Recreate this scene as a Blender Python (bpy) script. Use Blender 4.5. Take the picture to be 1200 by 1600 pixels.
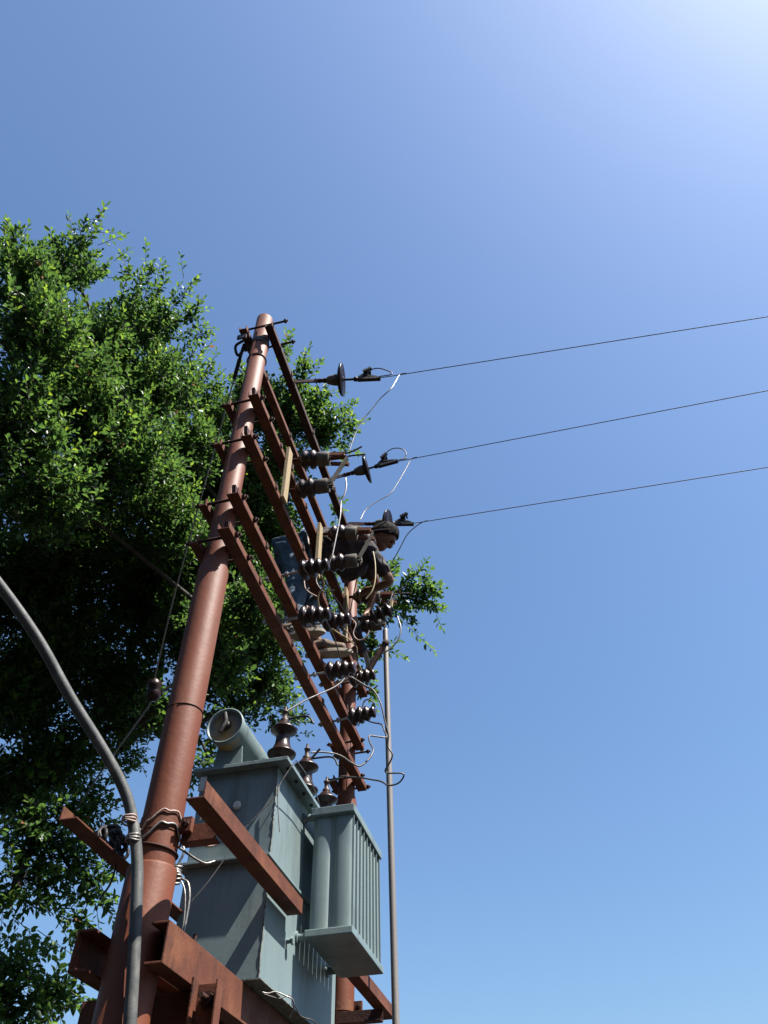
import bpy, bmesh, math, random
import numpy as np
from mathutils import Vector, Matrix, noise

random.seed(7)
RNG = np.random.default_rng(11)
scene = bpy.context.scene
for o in list(bpy.data.objects):
    bpy.data.objects.remove(o)
COL = scene.collection
V = Vector
PI = math.pi

# ------------------------------------------------------------------ camera
cam_data = bpy.data.cameras.new('camera')
cam = bpy.data.objects.new('camera', cam_data)
COL.objects.link(cam)
cam_data.sensor_fit = 'HORIZONTAL'
cam_data.sensor_width = 36.0
cam_data.lens = 36.0 * 1175.0 / 1200.0
cam_data.clip_start = 0.05
cam_data.clip_end = 4000
CAM = V((0.0, 0.0, 1.6))
cam.matrix_world = Matrix(((0.972781, 0.181669, 0.143854, CAM.x),
                           (0.231107, -0.715181, -0.659625, CAM.y),
                           (-0.016951, 0.674916, -0.737699, CAM.z),
                           (0, 0, 0, 1)))
scene.camera = cam

# ------------------------------------------------------------------ sky, sun, exposure
SUN_AZ, SUN_EL = 103.0, 59.0          # azimuth measured from +Y towards +X
world = bpy.data.worlds.new('World')
scene.world = world
world.use_nodes = True
nt = world.node_tree
nt.nodes.clear()
sky = nt.nodes.new('ShaderNodeTexSky')
sky.sky_type = 'NISHITA'
sky.sun_disc = False
sky.sun_elevation = math.radians(SUN_EL)
sky.sun_rotation = math.radians(SUN_AZ)
sky.altitude = 100
sky.air_density = 1.4
sky.dust_density = 2.0
sky.ozone_density = 10.0
bg = nt.nodes.new('ShaderNodeBackground')
bg.inputs['Strength'].default_value = 0.06
wout = nt.nodes.new('ShaderNodeOutputWorld')
air = nt.nodes.new('ShaderNodeMix')             # slightly cyan air
air.data_type = 'RGBA'
air.blend_type = 'MULTIPLY'
air.inputs['Factor'].default_value = 1.0
air.inputs[7].default_value = (1.02, 1.0, 0.965, 1)
nt.links.new(sky.outputs[0], air.inputs[6])
nt.links.new(air.outputs[2], bg.inputs['Color'])
nt.links.new(bg.outputs[0], wout.inputs['Surface'])

sun_data = bpy.data.lights.new('sun', 'SUN')
sun_data.energy = 5.0
sun_data.angle = math.radians(0.5)
sun_data.color = (1.0, 0.95, 0.87)
sun = bpy.data.objects.new('sun', sun_data)
COL.objects.link(sun)
az, el = math.radians(SUN_AZ), math.radians(SUN_EL)
SUN_DIR = V((math.sin(az) * math.cos(el), math.cos(az) * math.cos(el), math.sin(el)))
sun.rotation_euler = SUN_DIR.to_track_quat('Z', 'Y').to_euler()
sun.location = SUN_DIR * 40

scene.view_settings.view_transform = 'Standard'
scene.view_settings.look = 'None'
scene.view_settings.gamma = 1.0
scene.view_settings.use_curve_mapping = False
scene.view_settings.exposure = 1.65

# ------------------------------------------------------------------ materials
ALB = 0.56          # scales every mat colour down so skylit shade comes out deeper
def mat(name, base, dark=None, rough=0.5, metal=0.0, scale=6.0, mix=0.5, bump=0.15, bump_scale=60.0,
        stain=None, stain_scale=3.0, stain_lo=0.55, stain_hi=0.7, stretch=(1, 1, 1),
        chips=None, stain2=None, stain2_scale=8.0, stain2_lo=.55, stain2_hi=.75, stain2_stretch=(1, 1, .12), chip_scale=30.0, chip_lo=0.70, spec=0.32, rough_var=0.15):
    """Noise-mottled surface with optional streaky stains and small chips."""
    m = bpy.data.materials.new(name)
    m.use_nodes = True
    t = m.node_tree
    p = t.nodes['Principled BSDF']
    tc = t.nodes.new('ShaderNodeTexCoord')

    def nz(sc, det=6, st=(1, 1, 1), off=0.0):
        mp = t.nodes.new('ShaderNodeMapping')
        mp.inputs['Scale'].default_value = st
        mp.inputs['Location'].default_value = (off, off * .7, off * 1.3)
        t.links.new(tc.outputs['Object'], mp.inputs['Vector'])
        n = t.nodes.new('ShaderNodeTexNoise')
        n.inputs['Scale'].default_value = sc
        n.inputs['Detail'].default_value = det
        n.inputs['Roughness'].default_value = 0.62
        t.links.new(mp.outputs[0], n.inputs['Vector'])
        return n.outputs['Fac']

    def ramp(fac, lo, hi, top=1.0):
        r = t.nodes.new('ShaderNodeMapRange')
        r.inputs['From Min'].default_value = lo
        r.inputs['From Max'].default_value = hi
        r.inputs['To Max'].default_value = top
        t.links.new(fac, r.inputs['Value'])
        return r.outputs[0]

    def mixc(fac, a, b):
        x = t.nodes.new('ShaderNodeMix')
        x.data_type = 'RGBA'
        t.links.new(fac, x.inputs['Factor'])
        for sock, val in ((x.inputs[6], a), (x.inputs[7], b)):
            if isinstance(val, tuple):
                sock.default_value = (*val, 1)
            else:
                t.links.new(val, sock)
        return x.outputs[2]

    dark = dark or tuple(c * 0.7 for c in base)
    base, dark = tuple(c * ALB for c in base), tuple(c * ALB for c in dark)
    stain = tuple(c * ALB for c in stain) if stain else None
    chips = tuple(c * ALB for c in chips) if chips else None
    stain2 = tuple(c * ALB for c in stain2) if stain2 else None
    f1 = nz(scale, 8, stretch)
    col = mixc(ramp(f1, 0.5 - mix * .4, 0.5 + mix * .4), dark, base)
    if stain:
        col = mixc(ramp(nz(stain_scale, 7, stretch, 3.1), stain_lo, stain_hi, 0.85), col, stain)
    if stain2:
        col = mixc(ramp(nz(stain2_scale, 8, stain2_stretch, 5.3), stain2_lo, stain2_hi, .8), col, stain2)
    if chips:
        col = mixc(ramp(nz(chip_scale, 4, (1, 1, 1), 7.7), chip_lo, chip_lo + .03), col, chips)
    t.links.new(col, p.inputs['Base Color'])
    p.inputs['Metallic'].default_value = metal
    p.inputs['Specular IOR Level'].default_value = spec
    t.links.new(ramp(f1, 0.2, 0.8), p.inputs['Roughness'])
    rr = p.inputs['Roughness'].links[0].from_node
    rr.inputs['To Min'].default_value = min(1, rough + rough_var)
    rr.inputs['To Max'].default_value = max(0.03, rough - rough_var)
    if bump:
        b = t.nodes.new('ShaderNodeBump')
        b.inputs['Strength'].default_value = bump
        b.inputs['Distance'].default_value = 0.004
        t.links.new(nz(bump_scale, 5, (1, 1, 1), 1.7), b.inputs['Height'])
        t.links.new(b.outputs[0], p.inputs['Normal'])
    return m

M = {}
M['pole'] = mat('red_oxide_paint', (0.215, 0.060, 0.026), (0.140, 0.040, 0.020), 0.60, spec=.25, scale=4, stretch=(1, 1, .25), mix=.45,
                stain=(0.24, 0.115, 0.075), stain_lo=.58, stain_hi=.74, stain2=(0.065, 0.030, 0.021), stain2_scale=11, stain2_lo=.60, stain2_hi=.78,
                bump=.35, bump_scale=35, chips=(0.46, 0.32, 0.25), chip_scale=30, chip_lo=.745, rough_var=.08)
M['rust'] = mat('rusty_steel', (0.205, 0.070, 0.038), (0.110, 0.039, 0.025), 0.72, scale=9, spec=.2, stain=(0.30, 0.125, 0.060),
                stain_lo=.53, stain_hi=.72, stain2=(0.055, 0.027, 0.020), stain2_scale=14, stain2_stretch=(1, 1, .5), stain2_lo=.56, stain2_hi=.72,
                bump=.5, bump_scale=55, chips=(0.40, 0.30, 0.24), chip_scale=34, chip_lo=.755)
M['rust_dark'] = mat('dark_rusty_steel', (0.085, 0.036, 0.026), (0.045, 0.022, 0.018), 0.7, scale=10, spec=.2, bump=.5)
M['steel'] = mat('galvanised_steel', (0.42, 0.42, 0.41), (0.28, 0.28, 0.28), 0.45, metal=.6, scale=18, bump=.2)
M['steel_dark'] = mat('weathered_dark_iron', (0.055, 0.05, 0.05), (0.03, 0.028, 0.028), 0.55, metal=.4, scale=25, bump=.4)
M['pipe'] = mat('dull_galvanised_pipe', (0.36, 0.33, 0.31), (0.22, 0.20, 0.19), 0.55, metal=.2, scale=7, stretch=(1, 1, .12),
                stain=(0.25, 0.15, 0.10), stain_lo=.62, stain_hi=.72, bump=.15)
M['tank'] = mat('grey_green_enamel', (0.250, 0.330, 0.340), (0.186, 0.256, 0.268), 0.5, scale=3.2, stretch=(1, 1, .4),
                stain=(0.33, 0.36, 0.30), stain_lo=.56, stain_hi=.76, stain2=(0.075, 0.090, 0.088), stain2_scale=9, stain2_lo=.55, stain2_hi=.78,
                chips=(0.05, 0.04, 0.033), chip_scale=21, chip_lo=.75, bump=.2, bump_scale=18)
M['tank_rusty'] = mat('grey_green_enamel_with_ochre_rust', (0.20, 0.265, 0.262), (0.14, 0.19, 0.19), 0.5, scale=3,
                      stain=(0.50, 0.29, 0.08), stain_scale=4.5, stain_lo=.55, stain_hi=.66, stain2=(0.07, 0.075, 0.065), stain2_scale=12, bump=.2)
M['tank_edge'] = mat('chipped_enamel_edge', (0.34, 0.38, 0.35), (0.12, 0.12, 0.10), 0.6, scale=40, bump=.5,
                     chips=(0.06, 0.04, 0.03), chip_scale=50, chip_lo=.62)
M['porcelain'] = mat('brown_glazed_porcelain', (0.040, 0.016, 0.014), (0.022, 0.010, 0.010), 0.34, scale=12, bump=.08, spec=.3, stain=(0.085, 0.062, 0.054), stain_scale=16, stain_lo=.56, stain_hi=.74, rough_var=.06)
M['porcelain_dark'] = mat('dark_glazed_porcelain', (0.020, 0.010, 0.011), (0.012, 0.007, 0.008), 0.28, scale=12, bump=.05, spec=.25)
M['cement'] = mat('grey_cement_cap', (0.16, 0.14, 0.112), (0.085, 0.072, 0.06), 0.8, scale=25, bump=.6)
M['brass'] = mat('cream_gasket', (0.62, 0.50, 0.27), (0.42, 0.31, 0.14), 0.5, scale=20, bump=.2)
M['wood'] = mat('pale_weathered_wood', (0.48, 0.37, 0.21), (0.34, 0.25, 0.135), 0.75, scale=12, stretch=(6, 6, .5), bump=.5,
                stain=(0.22, 0.15, 0.09), stain_lo=.62, stain_hi=.75)
M['alu'] = mat('bare_aluminium_wire', (0.50, 0.48, 0.455), (0.17, 0.155, 0.15), 0.4, metal=.55, scale=50, bump=.3)
M['wire_dull'] = mat('dull_stranded_wire', (0.16, 0.145, 0.14), (0.08, 0.075, 0.075), 0.5, metal=.4, scale=40, bump=.4)
M['wire_dark'] = mat('dark_copper_wire', (0.10, 0.06, 0.05), (0.05, 0.035, 0.03), 0.5, metal=.3, scale=40, bump=.3)
M['cable'] = mat('black_pvc_cable', (0.098, 0.104, 0.104), (0.060, 0.065, 0.067), 0.62, scale=22, stretch=(1, 1, .6),
                 stain=(0.20, 0.20, 0.185), stain_scale=9, stain_lo=.56, stain_hi=.70, chips=(0.05, 0.05, 0.05), chip_scale=26, chip_lo=.70, bump=.25)
M['pink_wire'] = mat('faded_tie_wire', (0.55, 0.40, 0.36), (0.36, 0.24, 0.2), 0.6, scale=40, bump=.3)
M['bark'] = mat('grey_bark', (0.095, 0.078, 0.060), (0.045, 0.037, 0.029), 0.85, scale=12, stretch=(1, 1, .4), bump=.8, bump_scale=30)
M['pale_branch'] = mat('pale_bare_branch', (0.46, 0.38, 0.30), (0.28, 0.23, 0.18), 0.8, scale=14, bump=.5)
M['denim'] = mat('faded_blue_denim', (0.10, 0.155, 0.215), (0.055, 0.09, 0.135), 0.85, scale=14, bump=.7, bump_scale=30,
                 stain=(0.26, 0.33, 0.38), stain_scale=7, stain_lo=.58, stain_hi=.75)
M['shirt'] = mat('dark_maroon_shirt', (0.052, 0.034, 0.040), (0.022, 0.016, 0.021), 0.8, scale=9, bump=.9, bump_scale=18,
                 stain=(0.13, 0.10, 0.10), stain_lo=.62, stain_hi=.8)
M['skin'] = mat('tanned_skin', (0.27, 0.13, 0.08), (0.20, 0.095, 0.058), 0.5, scale=8, bump=.1)
M['hair'] = mat('black_hair', (0.011, 0.009, 0.009), (0.006, 0.005, 0.005), 0.8, spec=.08, scale=60, stretch=(1, 1, .2), bump=.12, bump_scale=120)
M['shoe'] = mat('worn_tan_shoe', (0.22, 0.15, 0.095), (0.12, 0.08, 0.055), 0.7, scale=20, bump=.5)
M['sole'] = mat('pale_rubber_sole', (0.5, 0.43, 0.34), (0.33, 0.28, 0.22), 0.8, scale=18, bump=.3)
M['ground'] = mat('darkened_ground', (0.030, 0.028, 0.022), (0.018, 0.017, 0.013), 0.95, scale=1.2, bump=.8, bump_scale=9)  # unseen ground, coloured very dark to cut bounce light on undersides
M['plaster'] = mat('dull_plaster', (0.30, 0.27, 0.22), (0.20, 0.18, 0.15), 0.9, scale=2, stain=(0.12, 0.11, 0.09), stain_lo=.58, stain_hi=.75, bump=.3)
M['white_paint'] = mat('white_painted_lug', (0.75, 0.76, 0.74), (0.5, 0.5, 0.48), 0.5, scale=30)

def leaf_material():
    m = bpy.data.materials.new('glossy_green_leaf')
    m.use_nodes = True
    t = m.node_tree
    t.nodes.clear()
    out = t.nodes.new('ShaderNodeOutputMaterial')
    at = t.nodes.new('ShaderNodeAttribute')
    at.attribute_name = 'tint'
    cr = t.nodes.new('ShaderNodeValToRGB')
    els = cr.color_ramp.elements
    els[0].position = 0.0
    els[0].color = (0.10, 0.06, 0.028, 1)
    els[1].position = 1.0
    els[1].color = (0.13, 0.20, 0.02, 1)
    for pos, c in ((0.08, (0.13, 0.09, 0.04)), (0.12, (0.024, 0.062, 0.017)), (0.55, (0.046, 0.108, 0.021)), (0.85, (0.095, 0.185, 0.024))):
        e = els.new(pos)
        e.color = (*[v * .86 for v in c], 1)
    t.links.new(at.outputs['Fac'], cr.inputs[0])
    p = t.nodes.new('ShaderNodeBsdfPrincipled')
    p.inputs['Roughness'].default_value = 0.40
    p.inputs['Specular IOR Level'].default_value = 0.28
    t.links.new(cr.outputs[0], p.inputs['Base Color'])
    tr = t.nodes.new('ShaderNodeBsdfTranslucent')
    hs = t.nodes.new('ShaderNodeHueSaturation')
    hs.inputs['Hue'].default_value = 0.478
    hs.inputs['Saturation'].default_value = 1.02
    hs.inputs['Value'].default_value = 1.9
    t.links.new(cr.outputs[0], hs.inputs['Color'])
    t.links.new(hs.outputs[0], tr.inputs['Color'])
    mx = t.nodes.new('ShaderNodeMixShader')
    mx.inputs[0].default_value = 0.46
    t.links.new(p.outputs[0], mx.inputs[1])
    t.links.new(tr.outputs[0], mx.inputs[2])
    t.links.new(mx.outputs[0], out.inputs['Surface'])
    return m
M['leaf'] = leaf_material()

# ------------------------------------------------------------------ helpers
def wloc(o):
    p = V((0, 0, 0))
    while o is not None:
        p = p + o.location
        o = o.parent
    return p

class MB:
    """collects shapes given in world coordinates and links them as ONE mesh object"""
    def __init__(s):
        s.v, s.f, s.sm = [], [], []
    def _add(s, vs, fs, smooth):
        o = len(s.v)
        s.v += [tuple(x) for x in vs]
        s.f += [tuple(i + o for i in f) for f in fs]
        s.sm += [smooth] * len(fs)
        return s
    def hexa(s, c8):
        return s._add(c8, [(0, 3, 2, 1), (4, 5, 6, 7), (0, 1, 5, 4), (1, 2, 6, 5), (2, 3, 7, 6), (3, 0, 4, 7)], False)
    def box(s, lo, hi, rot=None, about=None):
        (a, b, c), (d, e, f) = lo, hi
        P = [V(q) for q in ((a, b, c), (d, b, c), (d, e, c), (a, e, c), (a, b, f), (d, b, f), (d, e, f), (a, e, f))]
        if rot is not None:
            ab = V(about) if about is not None else (V(lo) + V(hi)) / 2
            P = [rot @ (q - ab) + ab for q in P]
        return s.hexa(P)
    def bar(s, a, b, w, h, up=(0, 0, 1)):
        a, b = V(a), V(b)
        d = (b - a).normalized()
        u = V(up)
        x = d.cross(u)
        if x.length < 1e-4:
            x = d.cross(V((1, 0, 0)))
        x.normalize()
        u = x.cross(d)
        x, u = x * w / 2, u * h / 2
        return s.hexa([a - x - u, a + x - u, b + x - u, b - x - u, a - x + u, a + x + u, b + x + u, b - x + u])
    def prism(s, poly, axis, a, b):
        """poly in the two other axes (cyclic order), extruded along axis from a to b"""
        n = len(poly)
        def pt(p, t):
            q = [0, 0, 0]
            q[axis] = t
            q[(axis + 1) % 3] = p[0]
            q[(axis + 2) % 3] = p[1]
            return q
        vs = [pt(p, a) for p in poly] + [pt(p, b) for p in poly]
        fs = [tuple(range(n))[::-1], tuple(range(n, 2 * n))] + [(i, (i + 1) % n, n + (i + 1) % n, n + i) for i in range(n)]
        return s._add(vs, fs, False)
    def tube(s, pts, r, n=8, caps=True):
        pts = [V(p) for p in pts]
        k = len(pts)
        rs = r if isinstance(r, (list, tuple)) else [r] * k
        t0 = (pts[1] - pts[0]).normalized()
        ref = V((0, 0, 1)) if abs(t0.z) < .9 else V((1, 0, 0))
        x = t0.cross(ref).normalized()
        vs, fs = [], []
        for i, p in enumerate(pts):
            d = (pts[min(i + 1, k - 1)] - pts[max(i - 1, 0)])
            d = d.normalized() if d.length > 1e-9 else t0
            x = (x - d * x.dot(d))
            x = x.normalized() if x.length > 1e-6 else d.orthogonal().normalized()
            y = d.cross(x)
            for j in range(n):
                a = 2 * PI * j / n
                vs.append(p + (x * math.cos(a) + y * math.sin(a)) * rs[i])
        for i in range(k - 1):
            for j in range(n):
                fs.append((i * n + j, i * n + (j + 1) % n, (i + 1) * n + (j + 1) % n, (i + 1) * n + j))
        s._add(vs, fs, True)
        if caps:
            s._add(vs[:n], [tuple(range(n))[::-1]], False)
            s._add(vs[-n:], [tuple(range(n))], False)
        return s
    def lathe(s, origin, axis, prof, n=20, smooth=True):
        """prof: list of (height along axis, radius)"""
        o, d = V(origin), V(axis).normalized()
        x = d.orthogonal().normalized()
        y = d.cross(x)
        vs, fs = [], []
        for h, r in prof:
            for j in range(n):
                a = 2 * PI * j / n
                vs.append(o + d * h + (x * math.cos(a) + y * math.sin(a)) * max(r, 1e-4))
        for i in range(len(prof) - 1):
            for j in range(n):
                fs.append((i * n + j, i * n + (j + 1) % n, (i + 1) * n + (j + 1) % n, (i + 1) * n + j))
        s._add(vs, fs, smooth)
        s._add(vs[:n], [tuple(range(n))[::-1]], False)
        s._add(vs[-n:], [tuple(range(n))], False)
        return s
    def build(s, name, m, parent=None, bevel=0.0):
        off = wloc(parent) if parent is not None else V((0, 0, 0))
        me = bpy.data.meshes.new(name)
        me.from_pydata([(a - off.x, b - off.y, c - off.z) for a, b, c in s.v], [], s.f)
        me.polygons.foreach_set('use_smooth', s.sm)
        if bevel:
            bm = bmesh.new()
            bm.from_mesh(me)
            es = [e for e in bm.edges if len(e.link_faces) == 2 and e.calc_face_angle(0) > .6
                  and not any(f.smooth for f in e.link_faces)]
            bmesh.ops.bevel(bm, geom=es, offset=bevel, segments=2, affect='EDGES', clamp_overlap=True, profile=.6)
            bm.to_mesh(me)
            bm.free()
        me.materials.append(M[m] if isinstance(m, str) else m)
        o = bpy.data.objects.new(name, me)
        COL.objects.link(o)
        if parent is not None:
            o.parent = parent
        return o

def tag(o, label, cat, group=None):
    o['label'] = label
    o['category'] = cat
    if group:
        o['group'] = group
    return o

def thing(name, loc, label, cat, group=None):
    o = bpy.data.objects.new(name, None)
    o.empty_display_size = .1
    o.location = loc
    COL.objects.link(o)
    return tag(o, label, cat, group)

def copy_tree(o, parent=None):
    c = o.copy()
    COL.objects.link(c)
    if parent is not None:
        c.parent = parent
    for ch in list(o.children):
        copy_tree(ch, c)
    return c

def spline(pts, sub=6):
    """Catmull-Rom through the points"""
    P = [V(p) for p in pts]
    if len(P) < 3:
        return P
    P = [P[0] * 2 - P[1]] + P + [P[-1] * 2 - P[-2]]
    out = []
    for i in range(1, len(P) - 2):
        a, b, c, d = P[i - 1:i + 3]
        for k in range(sub):
            t = k / sub
            out.append(0.5 * ((2 * b) + (c - a) * t + (2 * a - 5 * b + 4 * c - d) * t * t + (3 * b - a - 3 * c + d) * t ** 3))
    out.append(P[-2])
    return out

def wire(name, pts, r, m, label, cat='wire', group=None, sub=6, n=6):
    pts = [V(p) for p in pts]
    base = V(pts[0])
    root = MB().tube([p - base for p in spline(pts, sub)], r, n).build(name, m)
    root.location = base
    return tag(root, label, cat, group)

def hexbolt(mb, p, d, r=.011, h=.012, stud=.0):
    mb.lathe(p, d, [(0, r), (h, r)], 6, False)
    if stud:
        mb.lathe(V(p) + V(d).normalized() * h, d, [(0, r * .55), (stud, r * .55)], 8)
    return mb

# world positions surveyed once: wire runs, crown masses (some added for shade), outlying sprigs
PATHS = {
    'jumper_top': [(-0.487, 2.8, 6.065), (-0.535, 2.8, 5.97), (-0.613, 2.8, 5.874), (-0.689, 2.8, 5.743), (-0.724, 2.8, 5.689), (-0.784, 2.8, 5.539), (-0.824, 2.8, 5.363)],
    'tail_top': [(-0.659, 2.78, 6.242), (-0.626, 2.78, 6.263), (-0.58, 2.78, 6.211), (-0.527, 2.78, 6.099), (-0.474, 2.78, 6.054)],
    'jumper_mid': [(-0.577, 3.73, 6.324), (-0.623, 3.7, 6.188), (-0.679, 3.67, 6.021), (-0.741, 3.64, 5.863), (-0.834, 3.61, 5.769), (-0.914, 3.58, 5.667), (-0.949, 3.55, 5.536)],
    'tail_mid': [(-0.733, 3.73, 6.611), (-0.699, 3.73, 6.661), (-0.633, 3.73, 6.658), (-0.577, 3.73, 6.569), (-0.56, 3.73, 6.46), (-0.585, 3.73, 6.392), (-0.632, 3.73, 6.39)],
    'jumper_low': [(-0.603, 4.24, 6.099), (-0.671, 4.255, 6.101), (-0.742, 4.27, 6.043), (-0.814, 4.285, 5.912), (-0.885, 4.3, 5.784)],
    'lead_a': [(-0.849, 2.82, 5.123), (-0.843, 2.82, 5.043), (-0.854, 2.82, 4.964), (-0.872, 2.82, 4.912), (-0.873, 2.82, 4.812), (-0.879, 2.82, 4.743), (-0.897, 2.82, 4.592), (-0.911, 2.82, 4.481)],
    'lead_b': [(-0.869, 3.6, 5.243), (-0.856, 3.6, 5.131), (-0.857, 3.6, 4.984), (-0.88, 3.6, 4.882), (-0.919, 3.6, 4.824)],
    'lead_c': [(-1.043, 2.98, 4.546), (-1.048, 3.068, 4.572), (-1.063, 3.156, 4.582), (-1.122, 3.245, 4.61), (-1.153, 3.333, 4.63), (-1.163, 3.421, 4.628), (-1.151, 3.509, 4.599), (-1.105, 3.597, 4.587), (-1.05, 3.685, 4.582), (-1.027, 3.774, 4.582), (-1.05, 3.862, 4.569), (-1.042, 3.95, 4.539)],
    'lead_d': [(-0.821, 4.0, 5.212), (-0.851, 4.0, 5.122), (-0.918, 4.0, 5.071), (-0.993, 4.0, 5.051)],
    'lead_e': [(-0.795, 4.0, 4.975), (-0.776, 4.0, 4.875), (-0.787, 4.0, 4.794), (-0.834, 4.0, 4.723), (-0.897, 4.0, 4.682), (-0.967, 4.0, 4.663), (-1.003, 4.0, 4.628), (-1.012, 4.0, 4.558), (-0.986, 4.0, 4.503)],
    'lead_f': [(-1.03, 3.55, 4.213), (-0.985, 3.559, 4.193), (-0.918, 3.567, 4.138), (-0.867, 3.576, 4.1), (-0.828, 3.585, 4.01), (-0.81, 3.593, 3.909), (-0.792, 3.602, 3.819), (-0.799, 3.611, 3.755), (-0.777, 3.62, 3.711), (-0.791, 3.628, 3.673), (-0.822, 3.637, 3.63), (-0.806, 3.646, 3.618), (-0.756, 3.654, 3.615), (-0.727, 3.663, 3.608), (-0.74, 3.672, 3.585), (-0.77, 3.68, 3.569), (-0.818, 3.689, 3.572), (-0.858, 3.698, 3.604), (-0.916, 3.707, 3.628), (-0.983, 3.715, 3.653), (-1.048, 3.724, 3.67), (-1.094, 3.733, 3.685), (-1.126, 3.741, 3.671), (-1.198, 3.75, 3.678)],
    'lead_g': [(-1.024, 4.0, 4.19), (-0.965, 3.96, 4.138), (-0.904, 3.92, 4.091), (-0.876, 3.88, 4.015), (-0.856, 3.84, 3.951), (-0.9, 3.8, 3.939), (-0.94, 3.76, 3.926), (-0.926, 3.72, 3.86), (-0.898, 3.68, 3.786), (-0.91, 3.64, 3.715), (-0.953, 3.6, 3.655), (-0.992, 3.56, 3.661), (-1.028, 3.52, 3.678), (-1.069, 3.48, 3.681), (-1.128, 3.44, 3.675), (-1.163, 3.4, 3.655)],
    'lead_h': [(-1.011, 3.5, 4.175), (-1.022, 3.425, 4.079), (-1.05, 3.35, 3.996), (-1.09, 3.275, 3.921), (-1.14, 3.2, 3.842), (-1.167, 3.125, 3.764), (-1.19, 3.05, 3.688)],
    'lead_i': [(-1.021, 4.0, 5.539), (-1.08, 4.0, 5.435), (-1.117, 4.0, 5.24), (-1.143, 4.0, 5.077), (-1.204, 4.0, 5.037), (-1.188, 4.0, 4.958), (-1.145, 4.0, 4.893)],
    'lead_j': [(-1.017, 3.0, 4.499), (-1.012, 3.19, 4.53), (-1.007, 3.38, 4.577), (-1.006, 3.57, 4.561), (-1.027, 3.76, 4.572), (-1.06, 3.95, 4.557)],
    'lead_k': [(-1.016, 3.6, 4.684), (-0.985, 3.6, 4.631), (-1.001, 3.6, 4.558), (-0.968, 3.6, 4.501), (-0.919, 3.6, 4.512), (-0.898, 3.6, 4.563)],
    'lead_l': [(-1.354, 4.7, 4.872), (-1.331, 4.7, 4.69), (-1.313, 4.7, 4.487), (-1.333, 4.7, 4.281), (-1.338, 4.7, 4.093)],
    'lead_m': [(-1.034, 3.2, 4.869), (-1.06, 3.2, 4.787), (-1.107, 3.2, 4.75), (-1.128, 3.2, 4.676), (-1.075, 3.2, 4.577), (-1.012, 3.2, 4.578)],
    'lead_n': [(-1.025, 3.1, 4.278), (-1.013, 3.212, 4.263), (-1.014, 3.325, 4.235), (-1.022, 3.438, 4.228), (-1.011, 3.55, 4.246)],
    'litter_a': [(-1.176, 3.0, 2.466), (-1.146, 3.017, 2.46), (-1.122, 3.033, 2.467), (-1.087, 3.05, 2.456), (-1.064, 3.067, 2.446), (-1.063, 3.083, 2.425), (-1.084, 3.1, 2.398)],
    'litter_b': [(-1.154, 3.0, 2.454), (-1.111, 3.05, 2.449), (-1.089, 3.1, 2.469), (-1.081, 3.15, 2.447), (-1.073, 3.2, 2.425), (-1.042, 3.25, 2.421), (-1.025, 3.3, 2.406)],
    'hook_a': [(-1.045, 4.0, 4.281), (-1.033, 4.0, 4.326), (-1.003, 4.0, 4.335), (-0.966, 4.0, 4.3)],
    'hook_b': [(-1.037, 3.7, 4.312), (-0.952, 3.7, 4.228), (-0.9, 3.7, 4.201), (-0.873, 3.7, 4.219)],
    'hook_c': [(-1.13, 3.0, 4.5), (-1.119, 3.0, 4.444), (-1.091, 3.0, 4.404), (-1.048, 3.0, 4.367)],
    'stub_a': [(-1.155, 3.02, 3.624), (-1.064, 3.02, 3.623), (-1.029, 3.02, 3.576)],
    'stub_b': [(-1.175, 3.4, 3.62), (-1.051, 3.4, 3.613), (-1.015, 3.4, 3.561)],
    'stub_c': [(-1.155, 3.38, 3.606), (-1.109, 3.38, 3.657)],
    'earth_a': [(-1.059, 2.9, 3.325), (-1.086, 2.892, 3.279), (-1.121, 2.885, 3.211), (-1.129, 2.878, 3.162), (-1.208, 2.87, 3.073), (-1.274, 2.862, 2.992), (-1.33, 2.855, 2.886), (-1.377, 2.847, 2.809), (-1.423, 2.84, 2.749)],
    'earth_b': [(-1.059, 2.9, 3.325), (-1.063, 3.033, 3.34), (-1.068, 3.167, 3.346), (-1.076, 3.3, 3.33)],
    'earth_c': [(-1.148, 2.93, 3.238), (-1.138, 2.93, 3.137), (-1.12, 2.93, 3.024)],
    'pole_lead': [(-1.365, 2.56, 2.862), (-1.347, 2.56, 2.813), (-1.36, 2.56, 2.772), (-1.359, 2.56, 2.731), (-1.331, 2.56, 2.715), (-1.309, 2.56, 2.699), (-1.295, 2.56, 2.654), (-1.293, 2.56, 2.591), (-1.295, 2.56, 2.538)],
    'pole_lead_b': [(-1.381, 2.6, 2.754), (-1.341, 2.6, 2.7), (-1.325, 2.6, 2.629), (-1.32, 2.6, 2.555)],
    'pole_lead_c': [(-1.325, 2.6, 2.949), (-1.314, 2.6, 2.978), (-1.273, 2.6, 2.968)],
    'guy': [(-1.466, 2.36, 6.209), (-1.511, 2.42, 6.165), (-1.877, 2.95, 5.765), (-2.323, 3.6, 5.225), (-2.64, 4.1, 4.97), (-2.702, 4.2, 4.924)],
    'guy_low': [(-2.712, 4.26, 4.797), (-2.832, 4.36, 4.738), (-3.276, 4.7, 4.544), (-3.739, 5.1, 4.373), (-4.336, 5.6, 4.187), (-5.096, 6.2, 3.931)],
    'cable': [(-1.858, 1.177, 3.47), (-1.859, 1.486, 3.524), (-1.795, 1.667, 3.455), (-1.694, 1.839, 3.318), (-1.597, 1.988, 3.154), (-1.503, 2.122, 3.013), (-1.442, 2.2, 2.912), (-1.404, 2.242, 2.823), (-1.36, 2.269, 2.677), (-1.327, 2.276, 2.517), (-1.304, 2.284, 2.373), (-1.282, 2.297, 2.21), (-1.257, 2.31, 2.036)],
}
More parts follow.
